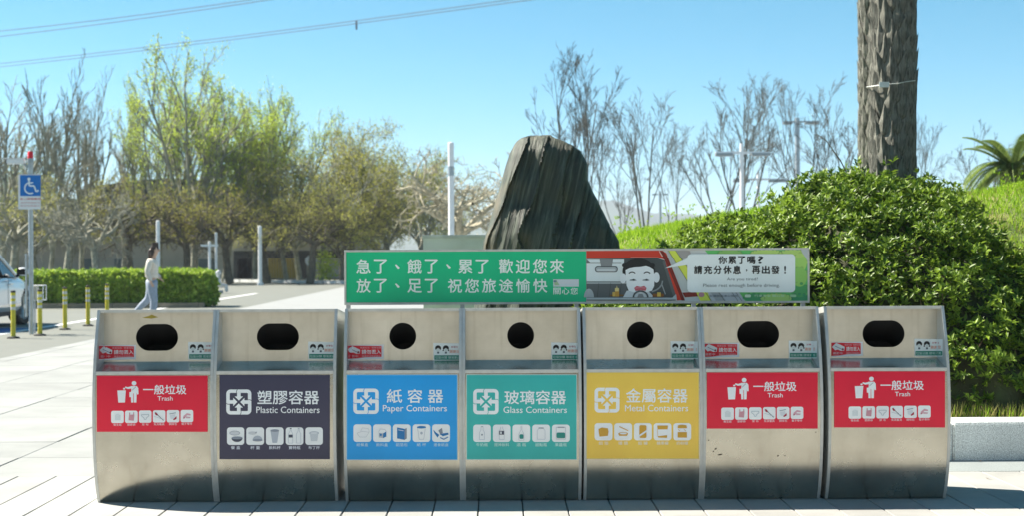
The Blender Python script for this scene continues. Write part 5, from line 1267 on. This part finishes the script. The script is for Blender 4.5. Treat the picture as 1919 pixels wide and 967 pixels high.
# ------------------------------------------------------------------ people
def skin_mesh(nodes, edges, radii, root=0, sub=2):
    me = bpy.data.meshes.new('s'); me.from_pydata(nodes, edges, []); o = bpy.data.objects.new('s', me); col.objects.link(o)
    md = o.modifiers.new('skin', 'SKIN'); md.use_smooth_shade = True
    for i, r in enumerate(radii): me.skin_vertices[0].data[i].radius = (r, r) if not hasattr(r, '__len__') else r
    me.skin_vertices[0].data[root].use_root = True
    sb = o.modifiers.new('sub', 'SUBSURF'); sb.levels = sub; sb.render_levels = sub
    dg = bpy.context.evaluated_depsgraph_get(); dg.update(); out = bpy.data.meshes.new_from_object(o.evaluated_get(dg)); bpy.data.objects.remove(o)
    out.shade_smooth(); return out
def chain(lst):
    nodes = []; edges = []; rad = []
    for ch in lst:
        st = ch.get('from'); prev = st
        for p, r in ch['pts']:
            nodes.append(p); rad.append(r); k = len(nodes) - 1
            if prev is not None: edges.append((prev, k))
            prev = k
        ch['end'] = prev
    return nodes, edges, rad
def woman():
    x0 = wx(284, 33); t = thing('person', 'woman in cream long sleeve top and light blue jeans walking past the hedge', 'person', (x0, 33, -.008), rz=0)
    skin = mat('skin', (.55, .36, .26), .5); top = mat('cream_knit', (.66, .62, .55), .85, 0, .1, 20); jean = mat('light_denim', (.30, .36, .45), .8, 0, .12, 20); hair = mat('brown_hair', (.05, .028, .018), .5, 0, .3, 30); shoe = mat('white_shoe', (.6, .6, .6), .6)
    # walking to the right (+x): near (right) leg planted forward, other leg trailing with heel up; y is depth (near = -)
    hip = .86
    body_n = [((0, 0, .90), .11), ((0, 0, 1.02), .105), ((.01, 0, 1.16), .115), ((.02, 0, 1.30), .13), ((.03, 0, 1.375), .07), ((.045, 0, 1.44), .048), ((.07, 0, 1.52), (.072, .082)), ((.075, 0, 1.60), (.078, .082)), ((.07, 0, 1.66), (.05, .055))]
    nodes = [p for p, r in body_n]; rad = [r for p, r in body_n]; edges = [(i, i + 1) for i in range(len(nodes) - 1)]
    def limb(start, pts_):
        pr = start
        for p, r in pts_: nodes.append(p); rad.append(r); edges.append((pr, len(nodes) - 1)); pr = len(nodes) - 1
        return pr
    # legs
    limb(0, [((.02, -.085, .80), .088), ((.07, -.09, .48), .058), ((.05, -.09, .30), .05), ((.045, -.09, .10), .034), ((.06, -.09, .045), .036), ((.18, -.09, .03), .026)])
    limb(0, [((-.02, .085, .80), .088), ((-.09, .09, .50), .058), ((-.24, .09, .36), .048), ((-.40, .09, .20), .034), ((-.44, .09, .155), .034), ((-.37, .09, .06), .026)])
    # arms
    w1 = limb(3, [((.0, -.17, 1.32), .05), ((-.05, -.205, 1.10), .038), ((.03, -.20, .88), .026)])
    for k in range(4): limb(w1, [((.045 + .012 * k, -.21 + .012 * k, .82), .009), ((.055 + .01 * k, -.205 + .012 * k, .775 + .008 * abs(k - 1.5)), .008)])
    limb(w1, [((.06, -.19, .85), .009), ((.08, -.185, .82), .008)])
    w2 = limb(3, [((.0, .17, 1.32), .05), ((-.0, .20, 1.10), .038), ((.15, .18, .95), .026)])
    for k in range(4): limb(w2, [((.19, .18 + .012 * k, .91), .009), ((.215, .18 + .012 * k, .875 + .006 * abs(k - 1.5)), .008)])
    limb(w2, [((.19, .165, .93), .009), ((.21, .16, .905), .008)])
    link_mesh('body', skin_mesh(nodes, edges, rad, 0, 1), skin, t)
    # clothing, slightly larger shells
    n = [(0, 0, .93), (0, 0, 1.05), (.01, 0, 1.18), (.02, 0, 1.31), (.03, 0, 1.375), (0, -.175, 1.32), (-.05, -.21, 1.10), (.03, -.205, .90), (0, .175, 1.32), (0, .205, 1.10), (.15, .185, .96)]
    e = [(0, 1), (1, 2), (2, 3), (3, 4), (3, 5), (5, 6), (6, 7), (3, 8), (8, 9), (9, 10)]; rd = [.155, .145, .15, .155, .085, .075, .062, .045, .075, .06, .045]
    link_mesh('sweater', skin_mesh(n, e, rd, 0, 2), top, t)
    n = [(0, 0, .97), (0, 0, .88), (.02, -.09, .78), (.07, -.095, .50), (.05, -.095, .30), (.045, -.095, .11), (-.02, .09, .78), (-.09, .095, .52), (-.24, .095, .38), (-.39, .095, .22)]
    e = [(0, 1), (1, 2), (2, 3), (3, 4), (4, 5), (1, 6), (6, 7), (7, 8), (8, 9)]; rd = [.135, .15, .118, .085, .078, .066, .118, .085, .074, .06]
    link_mesh('jeans', skin_mesh(n, e, rd, 0, 2), jean, t)
    for pts_, r in (([(.03, -.09, .04), (.10, -.09, .035), (.20, -.09, .028)], [.045, .045, .035]), ([(-.45, .09, .15), (-.41, .09, .09), (-.355, .09, .03)], [.042, .045, .035])):
        link_mesh('shoe', skin_mesh(pts_, [(0, 1), (1, 2)], r, 0, 2), shoe, t)
    n = [(.045, 0, 1.66), (.02, 0, 1.58), (-.005, 0, 1.48), (-.02, 0, 1.36), (.09, -.05, 1.665), (.03, -.075, 1.56), (.02, -.085, 1.44), (.03, .075, 1.56), (.02, .085, 1.44)]
    link_mesh('hair', skin_mesh(n, [(0, 1), (1, 2), (2, 3), (0, 4), (1, 5), (5, 6), (1, 7), (7, 8)], [.075, .085, .08, .05, .04, .045, .035, .045, .035], 0, 2), hair, t)
    MB().ball((.158, 0, 1.575), (.022, .014, .022), 8, 6).build('nose', skin, t, smooth=True, local=True)
    for s in (-1, 1): MB().ball((.142, s * .03, 1.60), (.008, .012, .007), 8, 6).build('eye', M['black'], t, local=True)
    MB().ball((.146, 0, 1.54), (.008, .024, .006), 8, 6).build('mouth', mat('lips', (.4, .12, .1), .5), t, local=True)
woman()
def sitter():
    x0 = wx(407, 60); zb_ = -.003; t = thing('person', 'small distant person in white sitting low at the right end of the hedge', 'person', (x0, 60, zb_))
    wt = mat('white_clothes', (.62, .62, .62), .8); sk = bpy.data.materials['skin']
    n = [(0, 0, .18), (0, 0, .35), (.02, 0, .52), (.03, 0, .60), (.04, 0, .68), (.05, 0, .76), (.05, 0, .84), (.12, -.1, .30), (.34, -.1, .32), (.36, -.1, .05), (.12, .1, .30), (.34, .1, .30), (.36, .1, .05), (-.02, -.2, .50), (.08, -.22, .32), (.26, -.14, .36), (-.02, .2, .50), (.08, .22, .32), (.26, .14, .36)]
    e = [(0, 1), (1, 2), (2, 3), (3, 4), (4, 5), (5, 6), (0, 7), (7, 8), (8, 9), (0, 10), (10, 11), (11, 12), (2, 13), (13, 14), (14, 15), (2, 16), (16, 17), (17, 18)]
    rd = [.16, .15, .15, .08, .05, .09, .07, .09, .07, .045, .09, .07, .045, .065, .05, .035, .065, .05, .035]
    link_mesh('body', skin_mesh(n, e, rd, 0, 2), wt, t)
    MB().ball((.05, 0, .80), (.10, .10, .10), 12, 8).build('hat', wt, t, smooth=True, local=True)
    MB().box(-.2, -.22, 0, .2, .22, .12).build('stool', M['grey_paint'], t, bevel=.02, local=True)
sitter()

# ------------------------------------------------------------------ hills and air
def hills():
    prof = [(-2200, 430), (-1200, 400), (-300, 420), (500, 430), (760, 425), (880, 392), (930, 388), (1010, 395), (1090, 385), (1140, 369), (1180, 384), (1220, 400), (1290, 396), (1350, 410), (1450, 402), (1600, 415), (1750, 408), (1950, 420), (2600, 400), (4000, 430)]
    Y = 2600; v = []; f = []; xs_ = np.linspace(-2200, 4000, 260); rows = 7
    for j in range(rows):
        for px in xs_:
            py = float(np.interp(px, [a for a, b in prof], [b for a, b in prof])); hh = (CY - py) * Y / F + EYE + 6 * noise.noise((px * .012, 0, 0)) + 3 * noise.noise((px * .05, 1, 0))
            u = j / (rows - 1); v.append((wx(px, Y), Y - 700 * (1 - u), hh * u ** 1.3 - 2 + 8 * noise.noise((px * .01, j * .7, 3)) * u * (1 - u) * 4))
    n = len(xs_)
    for j in range(rows - 1):
        for i in range(n - 1): f.append((j * n + i, j * n + i + 1, (j + 1) * n + i + 1, (j + 1) * n + i))
    o = link_mesh('hills', np_mesh('hills', v, f, True), mat('hill_forest', (.05, .075, .035), .95, 0, .3, .01)); tag(o, kind='structure')
hills()
hz = MB().box(-5300, -1600, -1.1, 5300, 9100, 112).build('haze', None); tag(hz, 'thin pale haze filling the air', 'haze', kind='stuff')
hm = bpy.data.materials.new('haze_air'); hm.use_nodes = True; nt = hm.node_tree; nt.nodes.remove(nt.nodes['Principled BSDF'])
pv = nt.nodes.new('ShaderNodeVolumePrincipled'); pv.inputs['Color'].default_value = (.80, .88, 1, 1); pv.inputs['Density'].default_value = .00032; pv.inputs['Anisotropy'].default_value = .2
nt.links.new(pv.outputs[0], nt.nodes['Material Output'].inputs['Volume']); hz.data.materials.append(hm)
